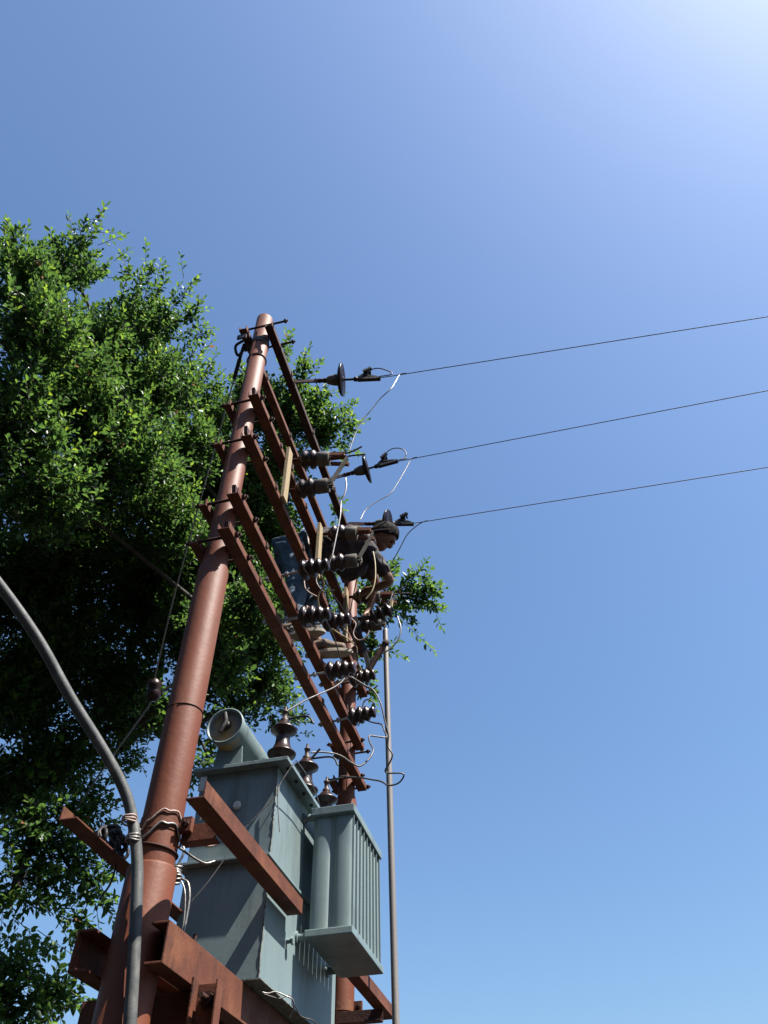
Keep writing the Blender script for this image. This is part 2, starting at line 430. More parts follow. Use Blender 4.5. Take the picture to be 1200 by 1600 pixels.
BLOBS = [(-3.353, 1.992, 7.413, 0.342, 1), (-3.229, 2.202, 8.001, 0.215, 1), (-3.21, 2.245, 6.912, 0.449, 1), (-3.215, 2.812, 7.765, 0.374, 0.75), (-2.975, 2.945, 8.182, 0.295, 1), (-2.843, 3.067, 8.42, 0.14, 0.8), (-3.25, 2.945, 7.056, 0.575, 1), (-2.883, 3.317, 7.678, 0.482, 1), (-3.325, 2.533, 6.314, 0.431, 1), (-2.814, 3.613, 7.914, 0.228, 1), (-2.972, 3.419, 6.671, 0.601, 1), (-3.293, 2.979, 5.927, 0.527, 0.9), (-2.729, 3.909, 7.39, 0.37, 1), (-2.604, 4.009, 8.015, 0.251, 1), (-4.063, 4.491, 6.979, 0.767, 1), (-2.831, 4.089, 6.526, 0.459, 1), (-4.631, 4.392, 6.587, 0.616, 1), (-3.765, 5.394, 6.824, 0.609, 0.9), (-4.228, 4.905, 6.125, 0.672, 0.9), (-4.522, 4.926, 5.615, 0.526, 1), (-3.981, 5.563, 5.938, 0.57, 0.8), (-4.286, 5.423, 5.214, 0.525, 0.7), (-4.451, 5.242, 4.836, 0.386, 0.9), (-3.962, 5.895, 5.493, 0.299, 0.5), (-3.908, 5.016, 4.28, 0.348, 0.5), (-3.701, 5.299, 4.539, 0.29, 0.5), (-3.901, 4.968, 3.833, 0.233, 0.55), (-3.729, 5.238, 4.104, 0.273, 0.55), (-3.554, 5.413, 3.984, 0.159, 0.5), (-3.683, 4.959, 3.274, 0.236, 0.6), (-3.525, 5.222, 3.198, 0.196, 0.6), (-3.641, 4.944, 3.011, 0.288, 0.8), (-2.431, 4.198, 8.58, 0.246, 1), (-2.2, 4.398, 8.533, 0.39, 1), (-1.947, 4.539, 8.518, 0.271, 1), (-1.744, 4.72, 8.574, 0.188, 0.9), (-2.172, 4.687, 7.968, 0.4, 1), (-2.416, 4.795, 7.53, 0.403, 1), (-2.582, 4.409, 7.756, 0.333, 1), (-2.277, 5.054, 7.368, 0.303, 1), (-2.49, 5.219, 6.835, 0.391, 1), (-2.663, 4.76, 6.893, 0.379, 1), (-2.293, 5.36, 6.782, 0.294, 1), (-2.601, 5.449, 6.215, 0.377, 1), (-2.34, 5.547, 6.238, 0.265, 1), (-2.867, 5.358, 5.823, 0.361, 1), (-2.48, 5.766, 5.885, 0.287, 0.9), (-2.687, 5.646, 5.558, 0.215, 0.8), (-2.848, 5.088, 5.992, 0.417, 1), (-1.734, 4.842, 8.368, 0.115, 0.6), (-1.195, 6.309, 7.17, 0.172, 0.35), (-1.408, 6.331, 7.094, 0.215, 0.35), (-0.962, 6.381, 7.133, 0.086, 0.25), (-1.619, 6.636, 6.826, 0.173, 0.35), (-1.664, 6.171, 7.203, 0.259, 0.4), (-1.714, 6.805, 6.571, 0.072, 0.25), (-1.971, 5.706, 7.15, 0.277, 0.7), (-2.002, 5.98, 6.841, 0.207, 0.5), (-2.933, 5.418, 5.325, 0.172, 0.35), (-2.799, 5.454, 4.98, 0.122, 0.3), (-3.796, 6.14, 5.896, 0.264, 0.4), (-2.27, 6.224, 5.717, 0.127, 0.4), (-2.272, 5.308, 7.138, 0.269, 0.9), (-3.943, 5.728, 7.623, 0.673, 0.7), (-2.964, 4.962, 6.221, 0.484, 0.7), (-2.859, 5.058, 6.953, 0.459, 0.7), (-2.767, 4.977, 8.044, 0.574, 0.7), (-2.612, 5.335, 7.539, 0.423, 0.7), (-3.242, 4.903, 7.878, 0.638, 0.7), (-3.477, 5.106, 7.144, 0.61, 0.7), (-2.57, 5.165, 6.547, 0.379, 0.7), (-3.031, 5.025, 5.229, 0.246, 0.5), (-3.633, 5.449, 5.456, 0.237, 0.5), (-3.011, 5.217, 5.544, 0.162, 0.5), (-2.147, 4.594, 5.825, 0.363, 0.8), (-2.406, 4.705, 5.384, 0.244, 0.7), (-2.043, 4.617, 6.155, 0.228, 0.7), (-2.5, 4.488, 5.743, 0.271, 0.7), (-4.094, 1.952, 7.192, 0.562, 0.8), (-4.241, 2.778, 6.28, 0.652, 0.8), (-5.144, 4.199, 6.062, 0.752, 0.8), (-4.955, 4.768, 4.836, 0.638, 0.7), (-4.317, 4.727, 3.577, 0.442, 0.7), (-4.991, 2.638, 5.739, 0.891, 0.5), (-5.684, 4.34, 4.714, 0.916, 0.5)]
SPRIGS = [(-3.076, 2.859, 8.173, -2.798, 2.472, 8.392), (-2.806, 3.185, 8.381, -2.397, 2.974, 8.572), (-3.144, 2.402, 8.089, -2.957, 2.266, 8.167), (-2.824, 3.867, 8.009, -2.404, 3.623, 8.256), (-1.257, 6.319, 7.144, -0.9, 6.073, 7.407), (-1.251, 6.296, 7.171, -0.749, 6.335, 7.142), (-1.339, 6.348, 7.092, -1.078, 6.467, 6.931), (-1.89, 4.432, 8.723, -1.745, 4.076, 8.911), (-1.729, 4.664, 8.616, -1.373, 4.672, 8.628), (-3.221, 2.112, 8.036, -2.962, 1.872, 8.174), (-3.151, 2.14, 8.061, -2.921, 1.96, 8.167), (-3.581, 1.857, 7.923, -3.531, 1.645, 7.95), (-3.64, 1.881, 7.882, -3.456, 1.746, 7.964), (-3.479, 2.106, 7.901, -3.36, 1.928, 7.963), (-3.334, 2.065, 7.993, -3.192, 1.92, 8.052), (-3.077, 2.692, 8.243, -2.879, 2.386, 8.388), (-2.895, 2.764, 8.295, -2.688, 2.463, 8.439), (-2.815, 2.794, 8.316, -2.604, 2.598, 8.421), (-2.8, 3.014, 8.461, -2.426, 2.792, 8.637), (-2.724, 3.129, 8.44, -2.377, 3.073, 8.536), (-2.906, 3.204, 8.33, -2.434, 3.295, 8.413), (-2.799, 3.533, 8.088, -2.408, 3.309, 8.299), (-2.882, 3.844, 7.997, -2.51, 3.499, 8.283), (-2.715, 4.033, 8.203, -2.546, 3.832, 8.327), (-2.447, 4.131, 8.614, -2.449, 3.968, 8.647), (-2.078, 4.312, 8.745, -1.862, 3.742, 9.059), (-1.992, 4.401, 8.715, -1.636, 3.946, 9.006), (-1.905, 4.489, 8.684, -1.71, 4.161, 8.871), (-1.912, 4.792, 8.48, -1.279, 4.799, 8.56), (-1.892, 4.858, 8.439, -1.466, 4.948, 8.417), (-1.951, 4.659, 8.561, -1.67, 4.59, 8.617), (-1.783, 4.587, 8.653, -1.584, 4.462, 8.719), (-1.649, 4.929, 8.452, -1.335, 4.875, 8.496), (-1.315, 6.258, 7.2, -1.146, 5.939, 7.5), (-1.373, 6.195, 7.255, -1.295, 6.002, 7.405), (-1.175, 6.289, 7.196, -0.675, 6.277, 7.217), (-1.123, 6.372, 7.113, -0.704, 6.436, 7.03), (-1.093, 6.258, 7.247, -0.838, 6.174, 7.308), (-1.753, 6.816, 6.542, -1.664, 6.897, 6.371), (-1.657, 6.581, 6.882, -1.442, 6.637, 6.793), (-1.761, 5.272, 7.764, -1.662, 5.319, 7.684), (-2.418, 5.84, 5.998, -2.169, 6.045, 5.757), (-2.38, 5.964, 5.85, -2.269, 6.13, 5.575), (-2.477, 5.909, 5.687, -2.371, 6.036, 5.467), (-3.738, 5.324, 3.9, -3.501, 5.527, 3.629), (-3.531, 5.343, 3.886, -3.571, 5.372, 3.587), (-3.837, 5.11, 3.925, -3.587, 5.341, 3.644), (-3.672, 5.688, 4.33, -3.49, 5.81, 4.175), (-3.556, 5.53, 4.003, -3.447, 5.624, 3.79), (-3.811, 4.997, 3.617, -3.538, 5.207, 3.41), (-3.547, 5.107, 3.115, -3.337, 5.131, 3.293), (-3.005, 5.565, 5.04, -2.936, 5.658, 4.838), (-2.881, 5.623, 5.053, -2.77, 5.507, 5.223)]
DRY = (-2.961, 2.309, 7.626)

# ------------------------------------------------------------------ ground
gm = MB()
N = 40
S = 900.0
g = [-S, -200, -60, -25, -12, -8, -6, -4, -3, -2, -1, 0, 1, 2, 3, 4, 6, 8, 12, 25, 60, 200, S]
vs = [(x, y, 0.04 * noise.noise(V((x * .3, y * .3, 0))) if abs(x) < 30 and abs(y) < 30 else 0.0) for y in g for x in g]
n = len(g)
gm._add(vs, [(j * n + i, j * n + i + 1, (j + 1) * n + i + 1, (j + 1) * n + i) for j in range(n - 1) for i in range(n - 1)], True)
ground = gm.build('ground', 'ground')
ground['kind'] = 'structure'

# ------------------------------------------------------------------ added building, unseen behind the camera, blocks low sky to darken shaded faces
hs = thing('sky_blocking_house', (-1, -8, 0), 'plain plastered building added unseen behind the camera to block low sky', 'sky_blocking_house')
HX0, HX1, HY, HH = -11.0, 9.0, -6.2, 7.4
wl = MB()
cols = [(-9.6, -8.2), (-6.0, -4.6), (-2.2, -1.0), (1.4, 2.8), (5.0, 6.4)]
xs = sorted([HX0, HX1] + [v for c in cols for v in c])
for a_, b_ in zip(xs[:-1], xs[1:]):
    if (a_, b_) in cols:
        sill, head = (0.0, 2.1) if a_ == -2.2 else (1.0, 2.3)
        if sill:
            wl.box((a_, HY - .25, 0), (b_, HY, sill))
        wl.box((a_, HY - .25, head), (b_, HY, 4.4))
        wl.box((a_, HY - .25, 5.7), (b_, HY, HH))
    else:
        wl.box((a_, HY - .25, 0), (b_, HY, HH))
wl.build('wall', 'plaster', hs)
MB().box((HX0, HY - 8, HH + .002), (HX1, HY + .35, HH + .2)).build('roof', 'plaster', hs, .01)
MB().box((HX0, HY - 8, 0), (HX0 + .25, HY - .252, HH)).build('side_wall', 'plaster', hs)
MB().box((HX1 - .25, HY - 8, 0), (HX1, HY - .252, HH)).build('side_wall', 'plaster', hs)
for a_, b_ in cols:
    for z0_, z1_ in ((1.0, 2.3), (4.4, 5.7)):
        if a_ == -2.2 and z0_ == 1.0:
            MB().box((a_, HY - .2, 0), (b_, HY - .15, 2.1)).build('door', 'wood', hs, .004)
            continue
        f = MB().box((a_, HY - .12, z0_), (a_ + .07, HY - .05, z1_)).box((b_ - .07, HY - .12, z0_), (b_, HY - .05, z1_)).box((a_ + .07, HY - .12, z0_), (b_ - .07, HY - .05, z0_ + .07)).box((a_ + .07, HY - .12, z1_ - .07), (b_ - .07, HY - .05, z1_)).box(((a_ + b_) / 2 - .03, HY - .118, z0_ + .07), ((a_ + b_) / 2 + .03, HY - .052, z1_ - .07)).build('window', 'wood', hs)
        MB().box((a_ + .02, HY - .16, z0_ + .02), (b_ - .02, HY - .15, z1_ - .02)).build('pane', 'steel_dark', f)

# ------------------------------------------------------------------ poles
NX, NY = -1.363, 2.389
FX, FY = -1.363, 4.789
def steel_pole(x, y, zs, label):
    t = thing('steel_pole', (x, y, 0), label, 'utility pole', 'red steel poles carrying the transformer')
    z1, z2, z3 = zs
    R1, R2, R3 = .084, .072, .059
    MB().lathe((x, y, -.2), (0, 0, 1), [(0, R1), (.2 + z1 - .012, R1), (.2 + z1 - .004, R1 - .003), (.2 + z1, R2)], 40).build('lower_tube', 'pole', t)
    MB().lathe((x, y, z1 + .0005), (0, 0, 1), [(0, R2 - .0005), (z2 - z1 - .05, R2), (z2 - z1, R3 + .002)], 40).build('middle_tube', 'pole', t)
    MB().lathe((x, y, z2 + .0005), (0, 0, 1), [(0, R3), (z3 - z2 - .03, R3 - .001), (z3 - z2 - .008, R3 - .012), (z3 - z2, R3 - .035)], 36).build('upper_tube', 'pole', t)
    return t
pole_n = steel_pole(NX, NY, (2.69, 4.12, 6.57), 'near red steel pole with a grey cable tied to it')
pole_f = steel_pole(FX, FY, (2.69, 4.12, 6.42), 'far red steel pole behind the insulators and the green transformer')
# thin wire rings round the near pole
def ring(mb, x, y, z, R, r, tilt=0.0, seg=36):
    pts = [(x + R * math.cos(2 * PI * k / seg), y + R * math.sin(2 * PI * k / seg), z + tilt * math.cos(2 * PI * k / seg)) for k in range(seg + 1)]
    return mb.tube(pts, r, 6, False)
ring(MB(), NX, NY, 5.98, .0625, .004, .01).build('wire_ring', 'rust_dark', pole_n)
ring(MB(), NX, NY, 2.745, .0755, .004, -.012).build('wire_ring', 'rust_dark', pole_n)
ring(MB(), NX, NY, 3.3, .0735, .0018, .0).build('wire_ring', 'rust_dark', pole_n)

# ------------------------------------------------------------------ cross arms
X1, X0 = -1.238, -1.301            # outer and inner faces of the arms on the street side
def back_strap(t, x, y, z, R, sgn=1):
    """pole clamp: short angle on the other side of the pole, two through bolts"""
    s = MB()
    xb = x - sgn * (R + .004)
    s.box((min(xb, xb - sgn * .006), y - .10, z + .004), (max(xb, xb - sgn * .006), y + .10, z + .05))
    s.box((min(xb - sgn * .006, xb - sgn * .042), y - .10, z + .004), (max(xb - sgn * .006, xb - sgn * .042), y + .10, z + .010))
    s.build('back_strap', 'rust', t)
def through_bolts(t, x, y, z, R, xa, sgn=1):
    for dy in (-R - .022, R + .022):
        b = MB()
        a = V((x - sgn * (R + .07), y + dy, z + .025))
        e = V((xa + sgn * .028, y + dy, z + .025))
        b.tube([a, e], .008, 8)
        d = (e - a).normalized()
        hexbolt(b, a + d * .012, d, .016, .014)
        hexbolt(b, e - d * .026, d, .016, .014)
        b.build('through_bolt', 'rust_dark', t)
def channel_along_y(mb, xin, xout, y0, y1, z, h, th=.006):
    lo, hi = min(xin, xout), max(xin, xout)
    mb.box((lo, y0, z), (hi, y1, z + th))
    mb.box((lo, y0, z + th), (lo + th, y1, z + h))
    mb.box((hi - th, y0, z + th), (hi, y1, z + h))
    return mb
def cross_arm(z, y0, y1, label, xin=X0, xout=X1, h=.041, straps=True, R=.06, m='rust', gussets=True):
    t = thing('cross_beam', (NX, NY, z), label, 'steel beam', 'rusty steel cross arms between the two poles')
    channel_along_y(MB(), xin, xout, y0, y1, z, h).build('channel', m, t, .0015)
    sgn = 1 if xout > NX else -1
    for (px, py) in ((NX, NY), (FX, FY)):
        if straps:
            back_strap(t, px, py, z, R, sgn)
            through_bolts(t, px, py, z, R, max(xin, xout) if sgn > 0 else min(xin, xout), sgn)
        if gussets:            # triangular ears on top of the arm next to the pole
            for dy in (-.10, .10):
                gz = MB().prism([(py + dy - .022, z + h + .05), (py + dy + .022, z + h + .05), (py + dy + .006, z + h), (py + dy - .006, z + h)], 0,
                         (xin + xout) / 2 - .02, (xin + xout) / 2 + .0)
                gz.build('ear', 'rust_dark', t)
    for yy in (y0 + .42, y0 + .95, y0 + 1.55):
        if yy < y1 - .1:
            bt = MB()
            hexbolt(bt, (max(xin, xout) - .02, yy, z + h * .9), (.25, 0, 1), .013, .018, .012)
            bt.box((max(xin, xout) - .012, yy - .014, z + h * .35), (max(xin, xout) + .007, yy + .014, z + h + .006))
            bt.build('beam_clip', 'rust_dark', t)
    return t
cross_arm(4.188, 2.23, 4.875, 'lowest rusty cross arm sloping down to the far pole above the transformer')
cross_arm(4.463, 2.25, 4.80, 'second lowest rusty cross arm, the one the worker stands on')
cross_arm(4.975, 2.27, 4.90, 'third rusty cross arm from the bottom, holding the lower end of the wooden boards')
cross_arm(5.365, 2.26, 4.90, 'fourth rusty cross arm from the bottom, holding the upper end of the wooden boards')
cross_arm(6.245, 2.27, 4.92, 'rusty cross arm behind the pole top, half hidden by the near pole', xin=-1.424, xout=-1.478, straps=False, gussets=False)
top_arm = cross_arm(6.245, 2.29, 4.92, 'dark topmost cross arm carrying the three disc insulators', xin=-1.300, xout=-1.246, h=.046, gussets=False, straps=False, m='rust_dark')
through_bolts(top_arm, NX, NY, 6.27, .06, -1.17)
s = MB()
s.lathe((NX, NY, 6.16), (0, 0, 1), [(0, .0625), (.055, .0625)], 28)
s.box((-1.49, NY - .10, 6.165), (-1.425, NY - .088, 6.21))
s.box((-1.475, NY - .012, 6.17), (-1.42, NY + .012, 6.205))
s.build('pole_band', 'steel_dark', top_arm)

# ------------------------------------------------------------------ platform channels and tank braces
def web_channel(x, inward, y0, y1, z0, z1, label):
    t = thing('support_channel', (x, y0, z0), label, 'steel beam', 'rusty channels carrying the transformer')
    mb = MB()
    th = .007
    a, b = (x - th, x) if inward < 0 else (x, x + th)
    mb.box((a, y0, z0), (b, y1, z1))
    fa, fb = (x - .062, a) if inward < 0 else (b, x + .062)
    mb.box((fa, y0, z0), (fb, y1, z0 + .008))
    mb.box((fa, y0, z1 - .008), (fb, y1, z1))
    mb.build('channel', 'rust', t, .002)
    return t
ch_n = web_channel(-1.216, -1, 2.30, 5.02, 2.362, 2.483, 'rusty channel under the tank on the right of the near pole')
web_channel(-1.53, 1, 2.30, 5.02, 2.362, 2.483, 'rusty open channel end sticking out left of the near pole')
bb = MB()
hexbolt(bb, (-1.25, 2.56, 2.483), (0, 0, 1), .013, .012, .03)
bb.build('bolt', 'rust_dark', ch_n)
def cross_bearer(y, label):
    t = thing('cross_bearer', (NX, y, 2.25), label, 'steel beam', 'bearers under the transformer channels')
    mb = MB()
    mb.box((-1.62, y, 2.235), (-1.165, y + .007, 2.359))
    mb.box((-1.62, y + .007, 2.351), (-1.165, y + .062, 2.359))
    mb.box((-1.62, y + .007, 2.235), (-1.165, y + .062, 2.243))
    mb.build('channel', 'rust', t, .002)
    sb = MB()
    sb.box((-1.215, y - .010, 2.14), (-1.125, y - .003, 2.372))
    sb.box((-1.215, y - .050, 2.14), (-1.208, y - .010, 2.385))
    sb.box((-1.132, y - .050, 2.14), (-1.125, y - .010, 2.372))
    sb.build('bolt_plate', 'rust', t, .0015)
    b = MB()
    b.tube([(-1.168, y - .075, 2.325), (-1.168, y + .05, 2.325)], .010, 10)
    hexbolt(b, (-1.168, y - .032, 2.325), (0, 1, 0), .021, .02)
    b.lathe((-1.168, y - .0125, 2.325), (0, 1, 0), [(0, .027), (.002, .027)], 16)
    b.build('bolt', 'rust_dark', t)
    return t
cross_bearer(2.565, 'rusty bearer with a big bolt under the channel at the near pole')
cross_bearer(4.56, 'rusty bearer under the channels beside the far pole')
def brace(x, inward, y0, y1, z, pole_y, label, arm_y, h=.058):
    t = thing('tank_brace', (x, y0, z), label, 'steel angle', 'angle irons bracing the transformer tank')
    mb = MB()
    a, b = (x - .006, x) if inward < 0 else (x, x + .006)
    mb.box((a, y0, z), (b, y1, z + h))
    fa, fb = (x - .066, a) if inward < 0 else (b, x + .066)
    mb.box((fa, y0, z), (fb, y1, z + .006))
    mb.build('angle', 'rust', t, .0015)
    return t
def pole_collar(t, x, y, z, R, h=.052):
    c = MB()
    c.lathe((x, y, z), (0, 0, 1), [(0, R), (h, R)], 36)
    for s in (-1, 1):
        c.box((x + s * (R - .004) - (.05 if s < 0 else 0), y - .012, z), (x + s * (R - .004) + (.05 if s > 0 else 0), y + .012, z + h))
    c.build('collar', 'rust', t, .0015)
    for s in (-1, 1):
        b = MB()
        b.tube([(x + s * (R + .026), y - .04, z + h / 2), (x + s * (R + .026), y + .04, z + h / 2)], .007, 8)
        hexbolt(b, (x + s * (R + .026), y - .026, z + h / 2), (0, 1, 0), .014, .013)
        hexbolt(b, (x + s * (R + .026), y + .013, z + h / 2), (0, 1, 0), .014, .013)
        b.build('collar_bolt', 'rust_dark', t)
br = brace(-1.088, -1, 2.14, 3.19, 2.787, NY, 'long rusty angle iron running across the front of the green tank', 2.50)
pole_collar(br, NX, NY, 2.802, .0745)
MB().box((-1.285, 2.402, 2.775), (-1.156, 2.41, 2.835)).box((-1.285, 2.41, 2.775), (-1.156, 2.452, 2.781)).build('tie_bar', 'rust', br, .001)
bl_ = brace(-1.575, 1, 2.10, 3.35, 2.752, NY, 'rusty angle iron sticking out to the left behind the near pole', 2.5, .05)
bf = brace(-1.088, -1, 4.02, 4.93, 2.815, FY, 'short rusty angle iron below the radiator at the far pole', 4.66)
pole_collar(bf, FX, FY, 2.83, .0745)
MB().box((-1.36, 4.688, 2.745), (-1.10, 4.696, 2.812)).box((-1.36, 4.64, 2.745), (-1.10, 4.688, 2.752)).build('tie_bar', 'rust_dark', bf, .001)

# ------------------------------------------------------------------ transformer
tr = thing('transformer', (-1.345, 3.45, 2.49), 'grey green oil transformer with finned radiator and conservator drum', 'transformer')
TX0, TX1, TY0, TY1 = -1.53, -1.16, 2.95, 3.96
lower = MB().box((TX0, TY0, 2.49), (TX1, TY1, 2.925)).build('lower_tank', 'tank', tr, .004)
MB().box((TX0, TY0, 2.9385), (TX1, TY1, 3.3385)).build('upper_tank', 'tank', tr, .004)
MB().box((TX0 - .035, TY0 - .038, 2.9255), (TX1 + .012, TY1 + .02, 2.938)).build('ledge', 'tank', tr, .002)
MB().box((TX0 - .02, TY0 - .045, 3.339), (TX1 + .058, TY1 + .04, 3.357)).build('lid', 'tank', tr, .002)
e = MB()                                                     # rough welded corner seams with chipped paint
for (xx, z0, z1) in ((TX1, 2.495, 2.92), (TX1, 2.942, 3.335)):
    pts = [(xx - .0005 + random.uniform(-.0012, .0012), TY0 + .0005 + random.uniform(-.0012, .0012), z0 + (z1 - z0) * k / 26) for k in range(27)]
    e.tube(pts, [random.uniform(.0018, .0045) for _ in pts], 6)
e.build('corner_weld', 'tank_edge', tr)
MB().box((TX0 + .01, TY0 - .012, 2.486), (TX1 + .012, TY1, 2.4898)).build('base_plate', 'tank_edge', tr)
# lid bolts
for k in range(9):
    lb = MB().tube([(TX1 + .035, 2.98 + k * .12, 3.328), (TX1 + .035, 2.98 + k * .12, 3.362)], .005, 8)
    hexbolt(lb, (TX1 + .035, 2.98 + k * .12, 3.357), (0, 0, 1), .010, .009)
    hexbolt(lb, (TX1 + .035, 2.98 + k * .12, 3.332), (0, 0, 1), .009, .0069)
    lb.build('lid_bolt', 'steel_dark', tr)
for k in range(4):
    lb = MB()
    hexbolt(lb, (TX0 + .05 + k * .105, TY0 - .024, 3.357), (0, 0, 1), .010, .009)
    lb.build('lid_bolt', 'steel_dark', tr)
lug = MB()
lug.lathe((-1.335, TY0 - .002, 3.175), (0, -1, 0), [(0, .019), (.006, .019), (.009, .014), (.012, .014)], 18)
lug.build('earth_lug', 'white_paint', tr)
MB().box((TX0 + .012, TY0 - .034, 3.25), (TX0 + .042, TY0 - .026, 3.318)).build('name_clip', 'white_paint', tr, .003)
# jacking eyes / handles on the sides
for yy in (3.12, 3.7):
    MB().box((TX0 - .05, yy, 3.18), (TX0, yy + .014, 3.26)).build('lifting_lug', 'tank', tr, .003)
# valve stub on the low right
MB().tube([(TX1, 3.22, 2.70), (TX1 + .024, 3.22, 2.70)], .010, 12).lathe((TX1 + .022, 3.22, 2.70), (1, 0, 0), [(0, .016), (.010, .016)], 6, False).build('valve', 'tank', tr)
# radiator
RX0, RX1, RY0, RY1 = -1.112, -.900, 3.30, 3.865
rad = MB().box((RX0, RY0, 3.262), (RX1, RY1, 3.300)).build('radiator', 'tank', tr, .004)
rad.name = 'radiator_header'
MB().box((RX0, RY0, 2.735), (RX1, RY1, 2.765)).build('radiator_footer', 'tank', tr, .004)
nf = 9
def fin_mesh(y):
    m_ = MB()
    m_.box((RX0 + .012, y - .0025, 2.7655), (RX1 - .006, y + .0025, 3.2615))
    for cx in (RX0 + .055, RX1 - .056):
        prof = []
        z0, z1 = 2.7655, 3.2615
        nseg = 16
        ring_pts = []
        for (z, k) in ((z0, .9), (z1 - .05, 1.0), (z1 - .02, .85), (z1, .6)):
            ring_pts.append([(cx + .043 * math.cos(2 * PI * j / nseg), y + .0165 * k * math.sin(2 * PI * j / nseg), z) for j in range(nseg)])
        vs = [p for r_ in ring_pts for p in r_]
        fs = [(i * nseg + j, i * nseg + (j + 1) % nseg, (i + 1) * nseg + (j + 1) % nseg, (i + 1) * nseg + j) for i in range(3) for j in range(nseg)]
        m_._add(vs, fs, True)
    return m_
fy = RY0 + .03
f0 = fin_mesh(fy).build('radiator_fin', 'tank', tr)
for k in range(1, nf):
    c = f0.copy()
    COL.objects.link(c)
    c.parent = tr
    c.location = (0, k * (RY1 - RY0 - .06) / (nf - 1), 0)
for z in (3.276, 2.752):
    MB().tube([(TX1 - .002, 3.345, z), (RX0 + .004, 3.345, z)], .017, 16).lathe((TX1, 3.345, z), (1, 0, 0), [(0, .026), (.01, .026)], 16).build('radiator_pipe', 'tank', tr)
    MB().tube([(TX1 - .002, 3.80, z), (RX0 + .004, 3.80, z)], .017, 16).lathe((TX1, 3.80, z), (1, 0, 0), [(0, .026), (.01, .026)], 16).build('radiator_pipe', 'tank', tr)
# conservator drum
cx, cz, cr_, cy0, cy1 = -1.402, 3.520, .084, 2.86, 3.62
con = MB().lathe((cx, cy0, cz), (0, 1, 0), [(0, cr_), (cy1 - cy0, cr_)], 40).build('conservator', 'tank_rusty', tr)
cap = MB().lathe((cx, cy0 + .006, cz), (0, -1, 0), [(0, cr_ + .006), (.026, cr_ + .006), (.028, cr_ + .002), (.026, cr_ - .002), (.006, cr_ - .006), (.005, .02), (.004, .001)], 40).build('end_cap', 'tank', con)
MB().tube([(cx - .01, cy0 - .012, cz + .07), (cx + .005, cy0 - .02, cz + .02), (cx - .02, cy0 - .018, cz - .03)], .012, 8).lathe((cx, cy0 - .004, cz + .01), (0, -1, 0), [(0, .026), (.012, .02), (.016, .012)], 14).build('level_gauge', 'steel_dark', con)
for yy in (2.93, 3.50):
    MB().prism([(3.357, cx - .07), (3.357, cx + .07), (3.46, cx + .06), (3.46, cx - .06)], 1, yy, yy + .008).build('saddle', 'tank', tr)
MB().tube(spline([(cx + .02, 3.4, 3.39), (cx + .03, 3.45, 3.372), (cx + .03, 3.5, 3.358)], 4), .018, 12).build('oil_pipe', 'tank', tr)
# bushings
def bushing(x, y, k=1.0):
    z = 3.358
    b = MB().lathe((x, y, z), (0, 0, 1), [(0, .048), (.012, .048), (.02, .040), (.06, .040), (.075, .066), (.082, .068), (.095, .050), (.13, .036), (.16, .033), (.185, .036),
                                           (.20, .063), (.207, .064), (.222, .046), (.245, .028), (.25, .018)], 28).build('bushing', 'porcelain', tr)
    MB().lathe((x, y, z + .0003), (0, 0, 1), [(0, .056), (.010, .056)], 24).build('flange_ring', 'steel_dark', b)
    MB().lathe((x, y, z + .0105), (0, 0, 1), [(0, .0525), (.020, .0525), (.024, .047)], 24).build('gasket_ring', 'brass', b)
    MB().lathe((x, y, z + .2505), (0, 0, 1), [(0, .02), (.012, .022), (.02, .012), (.05, .012), (.052, .016), (.06, .016), (.062, .007), (.085, .007)], 14).build('terminal_stud', 'wire_dark', b)
    return b
bushing(-1.178, 3.02)
bushing(-1.178, 3.38)
bushing(-1.178, 3.74)
for yy in (3.15, 3.38, 3.61, 3.82):                       # low voltage bushings on the far edge of the lid
    b = MB().lathe((-1.515, yy, 3.358), (0, 0, 1), [(0, .03), (.03, .03), (.045, .042), (.055, .03), (.09, .022), (.10, .012), (.13, .008)], 16).build('low_voltage_bushing', 'porcelain', tr)

